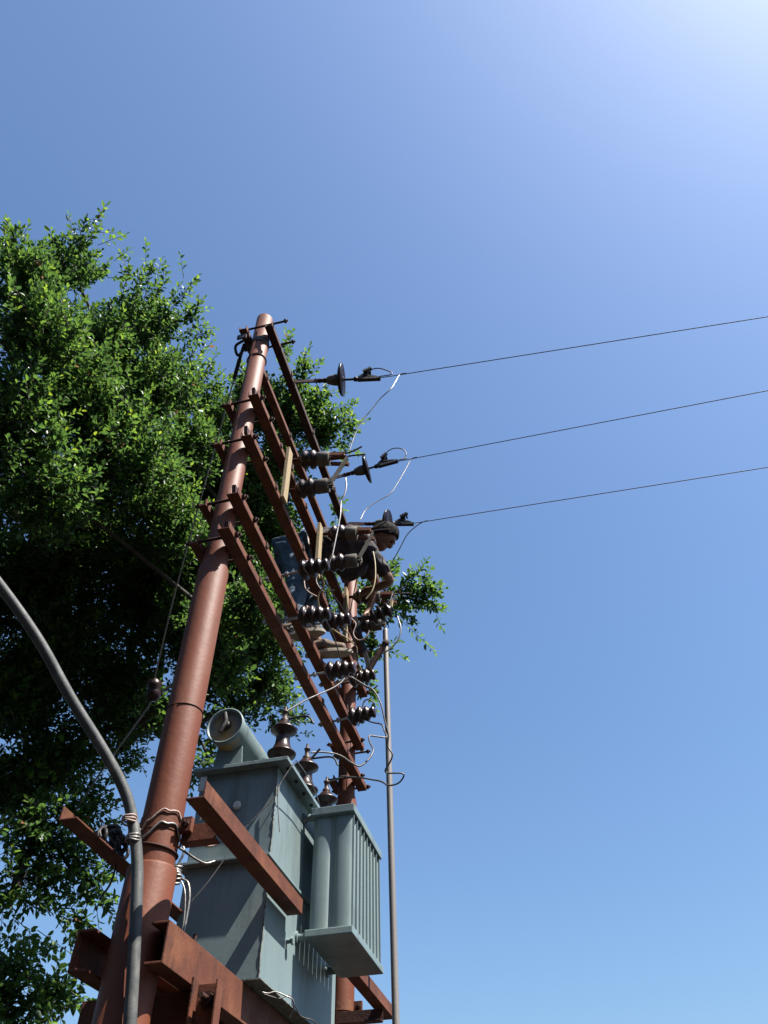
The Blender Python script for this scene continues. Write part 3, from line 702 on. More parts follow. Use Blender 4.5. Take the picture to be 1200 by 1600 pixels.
# ------------------------------------------------------------------ disc strain insulators on the top arm
def strain_insulator(label, e, c0):
    """local frame: pulls along +X from the arm"""
    t = thing('disc_insulator', (0, 0, 0), label, 'insulator', 'disc insulators on the top arm')
    h = MB()
    h.bar((-.01, .012, .018), (.10 + e, .006, .006), .008, .03, (0, 0, 1))
    h.bar((-.01, -.012, -.018), (.10 + e, -.006, -.006), .008, .03, (0, 0, 1))
    h.tube([(.085 + e, -.02, 0), (.085 + e, .02, 0)], .007, 8)
    h.lathe((.09 + e, 0, 0), (1, 0, 0), [(0, .012), (.02, .018), (.045, .014), (.06, .02), (.08, .016)], 12)
    h.build('strap', 'rust_dark', t)
    MB().lathe((.165 + e, 0, 0), (1, 0, 0), [(0, .02), (.01, .030), (.05, .040), (.085, .043), (.09, .040)], 20).build('cap', 'cement', t)
    d = MB().lathe((.245 + e, 0, 0), (1, 0, 0), [(0, .040), (.004, .062), (.010, .092), (.020, .116), (.032, .122), (.037, .119), (.030, .105), (.038, .098), (.030, .085),
                                              (.040, .076), (.030, .062), (.040, .052), (.032, .036), (.045, .020)], 36).build('disc', 'porcelain_dark', t)
    p = MB()
    p.tube([(.27 + e, 0, 0), (c0 - .01, 0, 0)], .009, 8)
    p.lathe((c0 - .03, 0, 0), (1, 0, 0), [(0, .012), (.006, .018), (.025, .018), (.03, .010)], 10)
    p.build('pin', 'steel_dark', t)
    c = MB()
    c.bar((c0 + 0.000, 0, -.006), (c0 + 0.165, 0, -.006), .028, .022)
    c.bar((c0 + 0.000, 0, .006), (c0 + 0.070, 0, .075), .022, .024)
    c.bar((c0 + 0.040, 0, .04), (c0 + 0.135, 0, .014), .02, .012)
    c.bar((c0 + 0.055, -.018, .06), (c0 + 0.090, -.018, .105), .018, .02)
    for k in range(3):
        c.tube([(c0 + 0.045 + k * .018, -.03, .065 + k * .014), (c0 + 0.045 + k * .018, .03, .065 + k * .014)], .008, 6)
        hexbolt(c, (c0 + 0.045 + k * .018, -.034, .065 + k * .014), (0, 1, 0), .013, .012)
    c.build('wire_clamp', 'steel_dark', t)
    return t
def aim(o, p, q):
    d = (V(q) - V(p)).normalized()
    o.location = p
    o.rotation_euler = d.to_track_quat('X', 'Z').to_euler()
dz = [((-1.236, 2.772, 6.268), (-.49, 2.88, 6.21), 'disc insulator nearest the near pole, its disc seen edge on against the sky'),
      ((-1.236, 3.731, 6.290), (-.56, 3.735, 6.375), 'middle disc insulator with a wire loop over its clamp'),
      ((-1.236, 4.241, 6.275), (-.60, 4.241, 6.115), "disc insulator beside the worker's black hair")]
discs = []
for (p, q, l), (e_, c_) in zip(dz, ((.065, .455), (.02, .385), (.075, .415))):
    o = strain_insulator(l, e_, c_)
    aim(o, p, q)
    discs.append((o, c_))
bpy.context.view_layer.update()
CLAMP = [o.matrix_world @ V((c_ + .12, 0, -.006)) for o, c_ in discs]
CTOP = [o.matrix_world @ V((c_ + .075, 0, .105)) for o, c_ in discs]

# ------------------------------------------------------------------ overhead conductors
def conductor(p, q, label, sag=.008):
    p, q = V(p), V(q)
    ext = p + (q - p) * 12
    pts = []
    for k in range(61):
        t = k / 60
        c = p.lerp(ext, t)
        c.z -= sag * 4 * 12 * t * (1 - t)
        pts.append(c)
    return tag(MB().tube([c - p for c in pts], .0035, 6).build('conductor', 'wire_dull'), label, 'power line', 'overhead conductors')
for p, q, l in zip(CLAMP, ((2.0, 2.968, 6.165), (2.0, 3.477, 6.03), (2.0, 4.052, 5.87)),
                   ('uppermost overhead conductor leaving to the right across the sky', 'middle overhead conductor leaving to the right across the sky',
                    "lowest overhead conductor leaving right above the worker's arm")):
    conductor(p, q, l).location = p
for k, key in enumerate(('jumper_top', 'jumper_mid', 'jumper_low')):      # each jumper is bound to its conductor
    d = (V(((2.0, 2.968, 6.165), (2.0, 3.477, 6.03), (2.0, 4.052, 5.87))[k]) - CLAMP[k]).normalized()
    a = CLAMP[k] + d * ((PATHS[key][0][0] - CLAMP[k].x) / d.x)
    PATHS[key] = [tuple(a + d * .05 + V((0, 0, .006))), tuple(a + V((0, 0, -.006)))] + PATHS[key][1:]
def tail(k, pts, label):
    a = CTOP[k]
    d = (V(((2.0, 2.968, 6.165), (2.0, 3.477, 6.03), (2.0, 4.052, 5.87))[k]) - CLAMP[k]).normalized()
    wire('conductor_tail', [a + V((-.02, 0, -.015))] + [a + V(p_) for p_ in pts] + [CLAMP[k] + d * .12 + V((0, -.012, 0)), CLAMP[k] + d * .04 + V((0, -.012, 0))], .0045, 'wire_dull', label)
tail(0, [(.03, 0, .012), (.08, 0, .0), (.13, 0, -.045), (.165, 0, -.09)], 'short conductor tail curving over the topmost clamp')
tail(1, [(.02, 0, .05), (.075, 0, .075), (.14, 0, .05), (.175, 0, -.02), (.16, 0, -.085)], 'round conductor loop above the middle clamp')

# ------------------------------------------------------------------ isolator switch poles on wooden boards
SHED3 = [(0, .03), (.012, .042), (.03, .062), (.045, .060), (.055, .046), (.07, .046), (.085, .064), (.10, .060), (.112, .044), (.122, .043)]
def isolator(y, label):
    t = thing('isolator_switch', (X1, y, 4.975), label, 'switch', 'isolator switches on wooden boards')
    MB().box((X1 + .002, y - .052, 4.99), (X1 + .026, y + .012, 5.475)).build('wooden_board', 'wood', t, .003)
    for k, z in enumerate((5.455, 5.155)):
        ax = V((1, .05, -.17 if k == 0 else -.02)).normalized()
        o = V((X1 + .03, y + .05, z))
        p = MB().lathe(o + ax * .035, ax, SHED3, 24).build('post_insulator', 'porcelain', t)
        MB().lathe(o + ax * .157, ax, [(0, .043), (.004, .047), (.075, .047), (.08, .042)], 24).build('cap', 'cement', p)
        MB().lathe(o - ax * .03, ax, [(0, .012), (.055, .012), (.056, .026), (.066, .028)], 12).build('stem', 'rust', p)
        MB().bar(o + V((-.035, -.05, -.03)), o + V((-.03, .04, -.03)), .02, .05).build('stem_clip', 'rust_dark', p)
        c = MB()
        tip = o + ax * .24
        if k == 0:
            c.bar(tip, tip + ax * .11 + V((0, 0, .01)), .022, .014)
            c.bar(tip + V((0, .018, -.03)), tip + ax * .12 + V((0, .018, -.045)), .02, .02)
            c.bar(tip + V((0, -.02, .02)), tip + ax * .10 + V((0, -.02, .02)), .01, .03)
            for q in range(3):
                hexbolt(c, tip + ax * (.02 + .035 * q) + V((0, 0, .022)), (0, 0, 1), .010, .012, .01)
            c.build('jaw_contact', 'rust', p)
            h = MB()
            h.tube(spline([tip + ax * .04 + V((0, 0, .03)), tip + ax * .14 + V((0, 0, .06)), tip + ax * .21 + V((0, 0, .11))], 4), .006, 6)
            h.tube(spline([tip + ax * .04 + V((0, .02, .02)), tip + ax * .14 + V((0, .02, .045)), tip + ax * .23 + V((0, .02, .05))], 4), .006, 6)
            h.build('arcing_horn', 'wire_dark', p)
            top = tip + ax * .115
        else:
            c.bar(tip - V((0, 0, .0)), tip + V((.03, 0, .0)), .03, .035)
            hexbolt(c, tip + V((.02, 0, -.02)), (0, 0, -1), .010, .014, .012)
            hexbolt(c, tip + V((.01, -.02, .0)), (0, -1, 0), .011, .014)
            c.build('hinge_contact', 'cement', p)
            low = tip + V((.012, -.004, .02))
    MB().bar(low, top, .034, .009, (1, 0, 0)).build('contact_blade', 'cement', t, .001)
    return t
iso0 = isolator(2.81, 'isolator switch on the pale board nearest the near pole')
for y, l in ((3.50, "isolator switch on the pale board in front of the worker's chest"),
             (4.20, "isolator switch next to the far pole, under the worker's arm")):
    c = copy_tree(iso0)
    c.location.y += y - 2.81
    c['label'] = l

# ------------------------------------------------------------------ pin insulators on the two lower arms
def pin_insulator(label):
    t = thing('pin_insulator', (0, 0, 0), label, 'insulator', 'brown pin insulators on the lower arms')
    r = MB()
    r.tube([(-.10, 0, 0), (.12, 0, 0)], .0075, 8)
    hexbolt(r, (.025, 0, 0), (1, 0, 0), .017, .014)
    hexbolt(r, (-.09, 0, 0), (1, 0, 0), .017, .014)
    r.build('rod', 'steel', t)
    MB().lathe((.105, 0, 0), (1, 0, 0), [(0, .022), (.006, .036), (.020, .055), (.034, .060), (.044, .054), (.046, .042), (.058, .040), (.070, .053), (.084, .056), (.092, .048),
                                         (.094, .037), (.104, .036), (.114, .047), (.124, .048), (.132, .038), (.140, .029), (.150, .029), (.156, .036), (.168, .036), (.174, .024)], 28).build('insulator_body', 'porcelain', t)
    w = MB()
    for k in range(3):
        w.tube([(.133 + .006 * math.sin(a * 1.0) + k * .004, (.034 + .002 * k) * math.cos(a), (.034 + .002 * k) * math.sin(a)) for a in [2 * PI * q / 18 for q in range(19)]], .0035, 5, False)
    w.tube(spline([(.135, .03, .02), (.16, .045, -.02), (.15, .03, -.055), (.17, -.01, -.06), (.18, -.03, -.02)], 4), .0035, 5)
    w.build('binding_wire', 'pink_wire', t)
    return t
pins = [((X1, 2.925, 4.500), 'pin insulator on the second lowest arm nearest the near pole, before blue jeans'),
        ((X1, 3.372, 4.488), 'pin insulator in the middle of the second lowest arm, near the worn shoe'),
        ((X1, 3.99, 4.500), 'pin insulator at the far end of the second lowest arm'),
        ((X1, 2.972, 4.215), 'pin insulator on the lowest arm nearest the near pole'),
        ((X1, 3.505, 4.222), 'pin insulator in the middle of the lowest arm, a big dark one below the shoe'),
        ((X1, 4.013, 4.222), 'pin insulator at the far end of the lowest arm, standing clear against the sky')]
p0 = pin_insulator(pins[0][1])
for k, (loc, l) in enumerate(pins):
    o = p0 if k == 0 else copy_tree(p0)
    o.location = loc
    o.rotation_euler = (random.uniform(-3, 3), random.uniform(-.10, .02), random.uniform(-.06, .06))
    o['label'] = l

# ------------------------------------------------------------------ drop out fuse beside the far pole
fu = thing('fuse_cutout', (-1.09, 4.0, 5.0), 'dark drop out fuse hanging open above the top of the grey pipe', 'fuse')
MB().bar((-1.225, 4.02, 5.045), (-.985, 4.0, 5.0), .035, .012).bar((-1.10, 4.0, 5.03), (-.985, 4.0, 4.51), .022, .03, (1, 0, 0)).build('bracket', 'steel_dark', fu, .001)
MB().lathe((-1.0, 4.0, 4.985), V((1, 0, .42)), [(0, .018), (.02, .022), (.03, .055), (.045, .062), (.055, .030), (.075, .030), (.085, .060), (.10, .066), (.11, .032), (.13, .032),
                                                (.14, .058), (.155, .062), (.165, .030), (.185, .026)], 22).build('insulator_body', 'porcelain', fu)
MB().bar((-.845, 4.0, 5.03), (-.83, 4.0, 5.13), .03, .014, (1, 0, 0)).build('top_contact', 'brass', fu)
f_ = MB().tube([(-.878, 4.0, 4.772), (-.93, 4.0, 4.69), (-1.0, 4.0, 4.56)], [.018, .021, .017], 12)
f_.lathe((-.872, 4.0, 4.78), V((-.6, 0, -1)), [(0, .012), (.01, .024), (.03, .024)], 12)
f_.build('fuse_tube', 'rust_dark', fu)

# ------------------------------------------------------------------ grey pipe
gp = MB().tube([(0, 0, 0), (.004, .002, 2.4), (-.004, 0, 5.11)], .0195, 16)
gp.lathe((-.004, 0, 5.11), (0, 0, 1), [(0, .0195), (.012, .017), (.02, .009)], 16)
gp = tag(gp.build('thin_pipe', 'pipe'), 'thin galvanised pipe standing upright right of the radiator against the sky', 'pipe')
gp.location = (-.946, 4.30, 0)

# ------------------------------------------------------------------ cables and wires
cab_pts = PATHS['cable'] + [(-1.30, 2.27, 1.5), (-1.30, 2.28, .7), (-1.31, 2.27, 0.0)]
wire('power_cable', cab_pts, .0192, 'cable', 'thick dark grey cable bending up from the near pole out to the left', 'cable', sub=10, n=20)
def tie(name, z, label, m, dzz):
    """wire lashing from the cable round the near pole"""
    k0, k1 = V(PATHS['cable'][6]), V(PATHS['cable'][8])
    c = k0.lerp(k1, (z - k0.z) / (k1.z - k0.z))
    c.z = z
    mb = MB()
    for q in range(3):
        pts = [(c.x + .0222 * math.cos(a), c.y + .0222 * math.sin(a), c.z + .008 * q - .008 + .003 * math.sin(a * 2 + q)) for a in [2 * PI * k / 16 for k in range(17)]]
        mb.tube([V(p_) - c for p_ in pts], .0035, 5, False)
    pts = [c + V((.018, .012, 0))]
    for k in range(13):
        a = math.radians(-118 + 14 * k)
        pts.append(V((NX + .078 * math.cos(a), NY + .078 * math.sin(a), z + dzz * math.sin(PI * min(k, 9) / 11) + .006 * math.sin(k * 2.1))))
    pts += [V((-1.22, 2.47, z - .01)), V((-1.19, 2.5, z + .004))]
    mb.tube([p_ - c for p_ in spline(pts, 4)], .0042, 6)
    o = tag(mb.build(name, m), label, 'wire', 'wires lashing the cable to the pole')
    o.location = c
tie('lashing_wire', 2.795, 'upper twisted pinkish wire lashing the grey cable to the pole', 'pink_wire', .07)
tie('lashing_wire', 2.735, 'lower twisted pale wire lashing the grey cable to the pole', 'alu', .085)

wires = [('jumper_top', .0048, 'alu', 'twisted bright jumper hanging from the uppermost conductor'),
         ('jumper_mid', .0048, 'alu', 'bright jumper hanging from the middle conductor'),
         ('jumper_low', .0055, 'alu', 'short pale jumper under the lowest conductor'),
         ('lead_a', .0055, 'alu', 'pale lead dropping from the switch nearest the near pole'),
         ('lead_b', .006, 'brass', "cream lead hanging in front of the worker's sleeve"),
         ('lead_c', .006, 'brass', 'long curling lead running down past the pin insulators to the far pole'),
         ('lead_d', .0055, 'alu', "pale lead under the worker's elbow above the fuse"),
         ('lead_e', .006, 'alu', 'pale lead arching past the top of the grey pipe'),
         ('lead_f', .0058, 'wire_dull', 'long bent lead looping round the grey pipe down to the rear bushing'),
         ('lead_g', .0058, 'wire_dull', 'zigzag lead between the clear pin insulator and the middle bushing'),
         ('lead_h', .0055, 'wire_dull', 'drooping lead from the lowest arm to the front bushing'),
         ('lead_i', .0048, 'wire_dark', 'dark lead dropping behind the fuse beside the far pole'),
         ('lead_j', .0048, 'wire_dark', 'dark wavy lead between the middle pin insulators'),
         ('lead_k', .0045, 'pink_wire', 'pinkish lead curling off the second pin insulator'),
         ('lead_l', .0035, 'wire_dark', 'thin dark wire running down the far pole'),
         ('lead_m', .005, 'wire_dull', 'grey lead looping below the middle switch'),
         ('lead_n', .0042, 'wire_dull', 'grey lead bowed between two pin insulators of the lowest arm'),
         ('litter_a', .0032, 'alu', 'loose pale wire end hanging under the right corner of the tank'),
         ('litter_b', .0028, 'wire_dull', 'thin wire trailing below the tank towards the far pole'),
         ('hook_a', .0055, 'wire_dull', 'hook shaped wire end above the clear pin insulator'),
         ('hook_b', .0055, 'wire_dull', 'short wire end curling up beside the far pole'),
         ('hook_c', .005, 'pink_wire', 'pinkish wire curl under the first pin insulator'),
         ('stub_a', .006, 'steel_dark', 'dark bent rod sticking out of the front bushing top'),
         ('stub_b', .006, 'steel_dark', 'dark bent rod sticking out of the middle bushing top'),
         ('stub_c', .007, 'wire_dark', 'short straight rod slanting up from the middle bushing'),
         ('earth_a', .0028, 'alu', 'thin pale wire slanting down across the front of the tank'),
         ('earth_b', .0030, 'alu', 'thin pale wire along the lid edge past the bushings'),
         ('earth_c', .0026, 'wire_dull', 'thin wire hanging down the right corner of the tank'),
         ('pole_lead', .0055, 'alu', 'knotted pale wire hanging between the near pole and the tank'),
         ('pole_lead_b', .0035, 'alu', 'thin pale wire beside the knotted one at the near pole'),
         ('pole_lead_c', .0025, 'alu', 'short pale wire curl in front of the upper tank')]
for key, r, m, l in wires:
    wire('lead_wire', PATHS[key], r * .84, m, l)
# knots on the pale wire
kn = MB()
kc = V((-1.405, 2.56, 2.735))
for q in range(7):
    kn.tube([(.016 * math.cos(a) * (1 + .2 * math.sin(q)), .016 * math.sin(a), -.03 + .010 * q + .006 * math.sin(a + q)) for a in [2 * PI * k / 12 for k in range(13)]], .0045, 5, False)
kn = tag(kn.build('wire_knot', 'alu'), 'lump of wound pale wire beside the near pole', 'wire')
kn.location = V(PATHS['pole_lead'][3]) + V((0, -.004, 0))

gw = wire('guy_wire', PATHS['guy'], .0052, 'steel', 'thin stay wire running from the pole top down in front of the leaves', 'wire', sub=4)
sg = MB().tube(spline(PATHS['guy'][:2] + [tuple(V(PATHS['guy'][1]).lerp(V(PATHS['guy'][2]), .22))], 4), .011, 8)
for k in range(5):
    a = V(PATHS['guy'][1]).lerp(V(PATHS['guy'][2]), .03 + .035 * k)
    sg.lathe(a, V(PATHS['guy'][2]) - V(PATHS['guy'][1]), [(0, .014), (.02, .015), (.03, .012)], 8)
sg.tube(spline([(-1.46, 2.33, 6.20), (-1.53, 2.36, 6.20), (-1.52, 2.4, 6.14), (-1.49, 2.4, 6.19)], 4), .010, 8)
tag(sg.build('stay_grip', 'steel_dark'), 'dark stay grip hooked to the back of the pole top', 'cable grip')
g1, g2 = V(PATHS['guy'][-1]), V(PATHS['guy_low'][0])
gd = (g2 - g1).normalized()
gi = MB().lathe(g1 - gd * .01, gd, [(0, .02), (.02, .045), (.05, .058), (.075, .045), (.09, .050), (.12, .058), (.15, .045), (.17, .02)], 18)
tag(gi.build('stay_insulator', 'porcelain'), 'dark egg shaped stay insulator among the leaves left of the pole', 'insulator')
wire('guy_wire', PATHS['guy_low'], .0075, 'steel', 'lower stay wire slanting down to the left edge', 'wire', sub=4)
fb = MB()
for k in range(11):
    c0_ = V((-1.565, 2.43 + random.uniform(-.05, .05), 2.815))
    R_ = random.uniform(.032, .052)
    ph = random.uniform(0, 6)
    tl = random.uniform(-.6, .6)
    fb.tube([c0_ + V((.018 * math.sin(2 * a_ + ph), R_ * math.cos(a_), R_ * math.sin(a_) + tl * .02 * math.cos(a_))) for a_ in [2 * PI * q_ / 16 for q_ in range(17)]], .007, 5, False)
fb.tube(spline([(-1.56, 2.40, 2.84), (-1.55, 2.45, 2.80), (-1.56, 2.47, 2.70), (-1.57, 2.44, 2.63)], 4), .004, 5)
tag(fb.build('wire_bundle', 'steel_dark'), 'black bundle of wire on the left angle iron', 'wire')

# ------------------------------------------------------------------ the worker
def skin_obj(name, nodes, edges, m, parent, voxel=.010, extra=None, sub=1, smooth=True, inflate=0.0):
    keys = list(nodes)
    off = wloc(parent)
    me = bpy.data.meshes.new(name)
    me.from_pydata([tuple(V(nodes[k][0]) - off) for k in keys], [(keys.index(a), keys.index(b)) for a, b in edges], [])
    o = bpy.data.objects.new(name, me)
    COL.objects.link(o)
    sk = o.modifiers.new('skin', 'SKIN')
    sk.use_smooth_shade = True
    for i, k in enumerate(keys):
        r = nodes[k][1]
        me.skin_vertices[0].data[i].radius = (r + inflate, r + inflate) if not isinstance(r, tuple) else (r[0] + inflate, r[1] + inflate)
        me.skin_vertices[0].data[i].use_root = (i == 0)
    ss = o.modifiers.new('sub', 'SUBSURF')
    ss.levels = ss.render_levels = sub
    dg = bpy.context.evaluated_depsgraph_get()
    bm = bmesh.new()
    bm.from_mesh(o.evaluated_get(dg).to_mesh())
    if extra:
        for (c, rx, dirx, diry) in extra:      # ellipsoids
            x = V(dirx).normalized(); y = (V(diry) - x * V(diry).dot(x)).normalized(); z = x.cross(y)
            mtx = Matrix(((x.x, y.x, z.x), (x.y, y.y, z.y), (x.z, y.z, z.z))).to_4x4()
            mtx = Matrix.Translation(V(c) - off) @ mtx @ Matrix.Diagonal((*rx, 1))
            bmesh.ops.create_icosphere(bm, subdivisions=3, radius=1, matrix=mtx)
    nm = bpy.data.meshes.new(name)
    bm.to_mesh(nm)
    bm.free()
    o.modifiers.clear()
    o.data = nm
    rm = o.modifiers.new('remesh', 'REMESH')
    rm.mode = 'VOXEL'
    rm.voxel_size = voxel
    sm = o.modifiers.new('smooth', 'SMOOTH')
    sm.iterations = 2
    dg = bpy.context.evaluated_depsgraph_get()
    final = bpy.data.meshes.new_from_object(o.evaluated_get(dg))
    final.name = name
    o.modifiers.clear()
    o.data = final
    final.polygons.foreach_set('use_smooth', [True] * len(final.polygons))
    final.materials.clear()
    final.materials.append(M[m])
    o.parent = parent
    return o

man = thing('person', (-1.30, 3.64, 4.52), 'person in dark maroon shirt and blue jeans bending over the insulators on the cross arms', 'person')
HEAD = V((-.862, 3.905, 5.700))
face = V((.50, .42, -.74)).normalized()        # looking down at the work, crown of the head to the right
crown = V((.90, .06, .42)).normalized()
crown = (crown - face * crown.dot(face)).normalized()
side = face.cross(crown).normalized()
B = {
    'pelvis': ((-1.445, 3.64, 5.40), .105), 'waist': ((-1.34, 3.68, 5.47), .105), 'chest': ((-1.15, 3.80, 5.575), .125),
    'upper': ((-1.045, 3.85, 5.625), .095), 'neck': ((-.985, 3.875, 5.655), .055), 'skull': ((-.915, 3.895, 5.682), .055),
    'shr': ((-1.005, 3.745, 5.545), .060), 'elr': ((-.815, 3.935, 5.250), .040), 'fr': ((-.91, 4.02, 5.30), .037), 'wrr': ((-1.005, 4.09, 5.345), .026),
    'pmr': ((-1.050, 4.115, 5.365), .032), 'knr_': ((-1.085, 4.135, 5.372), .030),
    'shl': ((-1.085, 3.97, 5.655), .060), 'ell': ((-.985, 4.215, 5.515), .041), 'wrl': ((-1.06, 4.25, 5.30), .027), 'pml': ((-1.085, 4.25, 5.245), .032), 'knl_': ((-1.10, 4.245, 5.212), .029),
    'hpr': ((-1.445, 3.56, 5.33), .088), 'knr': ((-1.385, 3.56, 4.985), .060), 'anr': ((-1.385, 3.50, 4.625), .040), 'ftr': ((-1.28, 3.50, 4.575), .036), 'tor': ((-1.19, 3.50, 4.565), .028),
    'hpl': ((-1.44, 3.73, 5.33), .088), 'knl': ((-1.34, 3.73, 4.985), .060), 'anl': ((-1.285, 3.715, 4.635), .040), 'ftl': ((-1.17, 3.73, 4.575), .036), 'tol': ((-1.08, 3.74, 4.565), .028)}
E_ = [('pelvis', 'waist'), ('waist', 'chest'), ('chest', 'upper'), ('upper', 'neck'), ('neck', 'skull'), ('chest', 'shr'), ('shr', 'elr'), ('elr', 'fr'), ('fr', 'wrr'), ('wrr', 'pmr'), ('pmr', 'knr_'),
      ('chest', 'shl'), ('shl', 'ell'), ('ell', 'wrl'), ('wrl', 'pml'), ('pml', 'knl_'), ('pelvis', 'hpr'), ('hpr', 'knr'), ('knr', 'anr'), ('anr', 'ftr'), ('ftr', 'tor'),
      ('pelvis', 'hpl'), ('hpl', 'knl'), ('knl', 'anl'), ('anl', 'ftl'), ('ftl', 'tol')]
def fingers(B, E, root, palm, kn, d, across, curl, tag_):
    d, across, curl = V(d).normalized(), V(across).normalized(), V(curl).normalized()
    for i, (s, L) in enumerate(((-1.5, .068), (-.5, .078), (.5, .074), (1.5, .058))):
        p = V(B[kn][0]) + across * s * .017
        a = p + d * L * .45 + curl * L * .12
        b = a + d * L * .22 + curl * L * .34
        c = b + curl * L * .30 - d * L * .06
        for nme, q, r in ((f'{tag_}{i}a', p, .0105), (f'{tag_}{i}b', a, .0095), (f'{tag_}{i}c', b, .009), (f'{tag_}{i}d', c, .0075)):
            B[nme] = (tuple(q), r)
        E += [(kn, f'{tag_}{i}a'), (f'{tag_}{i}a', f'{tag_}{i}b'), (f'{tag_}{i}b', f'{tag_}{i}c'), (f'{tag_}{i}c', f'{tag_}{i}d')]
    p = V(B[palm][0]) + across * .028
    q = p + across * .022 + d * .03
    r_ = q + d * .028 + curl * .014
    for nme, w, r in ((f'{tag_}ta', p, .013), (f'{tag_}tb', q, .0115), (f'{tag_}tc', r_, .009)):
        B[nme] = (tuple(w), r)
    E += [(palm, f'{tag_}ta'), (f'{tag_}ta', f'{tag_}tb'), (f'{tag_}tb', f'{tag_}tc')]
fingers(B, E_, 'wrr', 'pmr', 'knr_', (-.8, .45, .12), (.1, .1, 1), (.3, .5, -.7), 'r')
fingers(B, E_, 'wrl', 'pml', 'knl_', (-.3, 0, -1), (.2, -1, 0), (-.8, 0, -.3), 'l')
head_parts = [(HEAD, (.098, .075, .118), face, side),
              (HEAD + face * .048 - crown * .060, (.052, .052, .050), face, side),                # jaw
              (HEAD + face * .100 - crown * .010, (.018, .013, .024), face, side),                # nose
              (HEAD + face * .088 + crown * .032, (.016, .045, .012), face, side),                # brow
              (HEAD + face * .086 - crown * .052, (.012, .024, .008), face, side),                # mouth
              (HEAD + side * .076 - face * .008 - crown * .008, (.022, .008, .032), face, side),  # ears
              (HEAD - side * .076 - face * .008 - crown * .008, (.022, .008, .032), face, side)]
skin_obj('body', B, E_, 'skin', man, .0065, head_parts)
# eyes
ey = MB()
for s_ in (-1, 1):
    c = HEAD + face * .086 + side * .031 * s_ + crown * .010
    ey.lathe(c, face, [(0, .012), (.005, .010), (.008, .004)], 12)
ey.build('eye', 'hair', man)
# hair: cap over crown and nape
def hair_cap():
    bm = bmesh.new()
    bmesh.ops.create_icosphere(bm, subdivisions=5, radius=1)
    x, y, z = face, side, crown
    kill = []
    for v in bm.verts:
        p = v.co
        if p.z + .10 * noise.noise(p * 7) < -.20 + 1.0 * max(p.x, 0) - 1.0 * max(-p.x, 0) or (p.x > .60 and p.z < .50):
            kill.append(v)
    bmesh.ops.delete(bm, geom=kill, context='VERTS')
    for v in bm.verts:
        k = 1.0 + .035 * noise.noise(v.co * 4) + .02 * noise.noise(v.co * 11)
        p = v.co * k
        v.co = HEAD + x * p.x * .108 + y * p.y * .086 + z * p.z * .130 - wloc(man)
    ret = bmesh.ops.solidify(bm, geom=list(bm.faces), thickness=.005)
    me = bpy.data.meshes.new('hair')
    bm.to_mesh(me)
    bm.free()
    me.polygons.foreach_set('use_smooth', [True] * len(me.polygons))
    me.materials.append(M['hair'])
    o = bpy.data.objects.new('hair', me)
    COL.objects.link(o)
    o.parent = man
hair_cap()
S_ = {'chest': ((-1.15, 3.80, 5.570), .150), 'waist': ((-1.32, 3.69, 5.475), .135), 'hem': ((-1.45, 3.64, 5.40), .135), 'upper': ((-1.05, 3.85, 5.622), .112), 'col': ((-1.000, 3.868, 5.648), .066),
      'shr': ((-1.000, 3.755, 5.545), .082), 'mr': ((-.905, 3.845, 5.39), .064), 'elr': ((-.832, 3.918, 5.278), .055), 'shl': ((-1.09, 3.97, 5.655), .080), 'ml': ((-1.03, 4.10, 5.58), .063), 'ell': ((-.995, 4.19, 5.53), .056)}
SE = [('chest', 'waist'), ('waist', 'hem'), ('chest', 'upper'), ('upper', 'col'), ('upper', 'shr'), ('shr', 'mr'), ('mr', 'elr'), ('upper', 'shl'), ('shl', 'ml'), ('ml', 'ell')]
bx_, by_ = (.30, .17, .15), (-.45, .85, 0)
shirt = skin_obj('shirt', S_, SE, 'shirt', man, .009, [((-1.13, 3.80, 5.545), (.20, .175, .140), bx_, by_), ((-1.28, 3.72, 5.465), (.19, .165, .135), bx_, by_), ((-1.02, 3.80, 5.545), (.12, .11, .115), bx_, by_), ((-1.10, 3.86, 5.42), (.13, .13, .115), bx_, by_)])
J = {'pel': ((-1.44, 3.645, 5.395), .135), 'hpr': ((-1.445, 3.56, 5.33), .104), 'knr': ((-1.385, 3.56, 4.985), .077), 'cr': ((-1.385, 3.51, 4.68), .064),
     'hpl': ((-1.44, 3.73, 5.33), .104), 'knl': ((-1.34, 3.73, 4.985), .077), 'cl': ((-1.30, 3.717, 4.69), .064)}
jeans = skin_obj('jeans', J, [('pel', 'hpr'), ('hpr', 'knr'), ('knr', 'cr'), ('pel', 'hpl'), ('hpl', 'knl'), ('knl', 'cl')], 'denim', man, .009)
for o, amp in ((shirt, .014), (jeans, .012)):
    me = o.data
    for v in me.vertices:                                   # folds in the cloth
        q = v.co
        f = noise.noise(V((q.x * 9, q.y * 9, q.z * 16))) + .6 * noise.noise(V((q.x * 24, q.y * 20, q.z * 30)))
        v.co = q + v.normal * f * amp
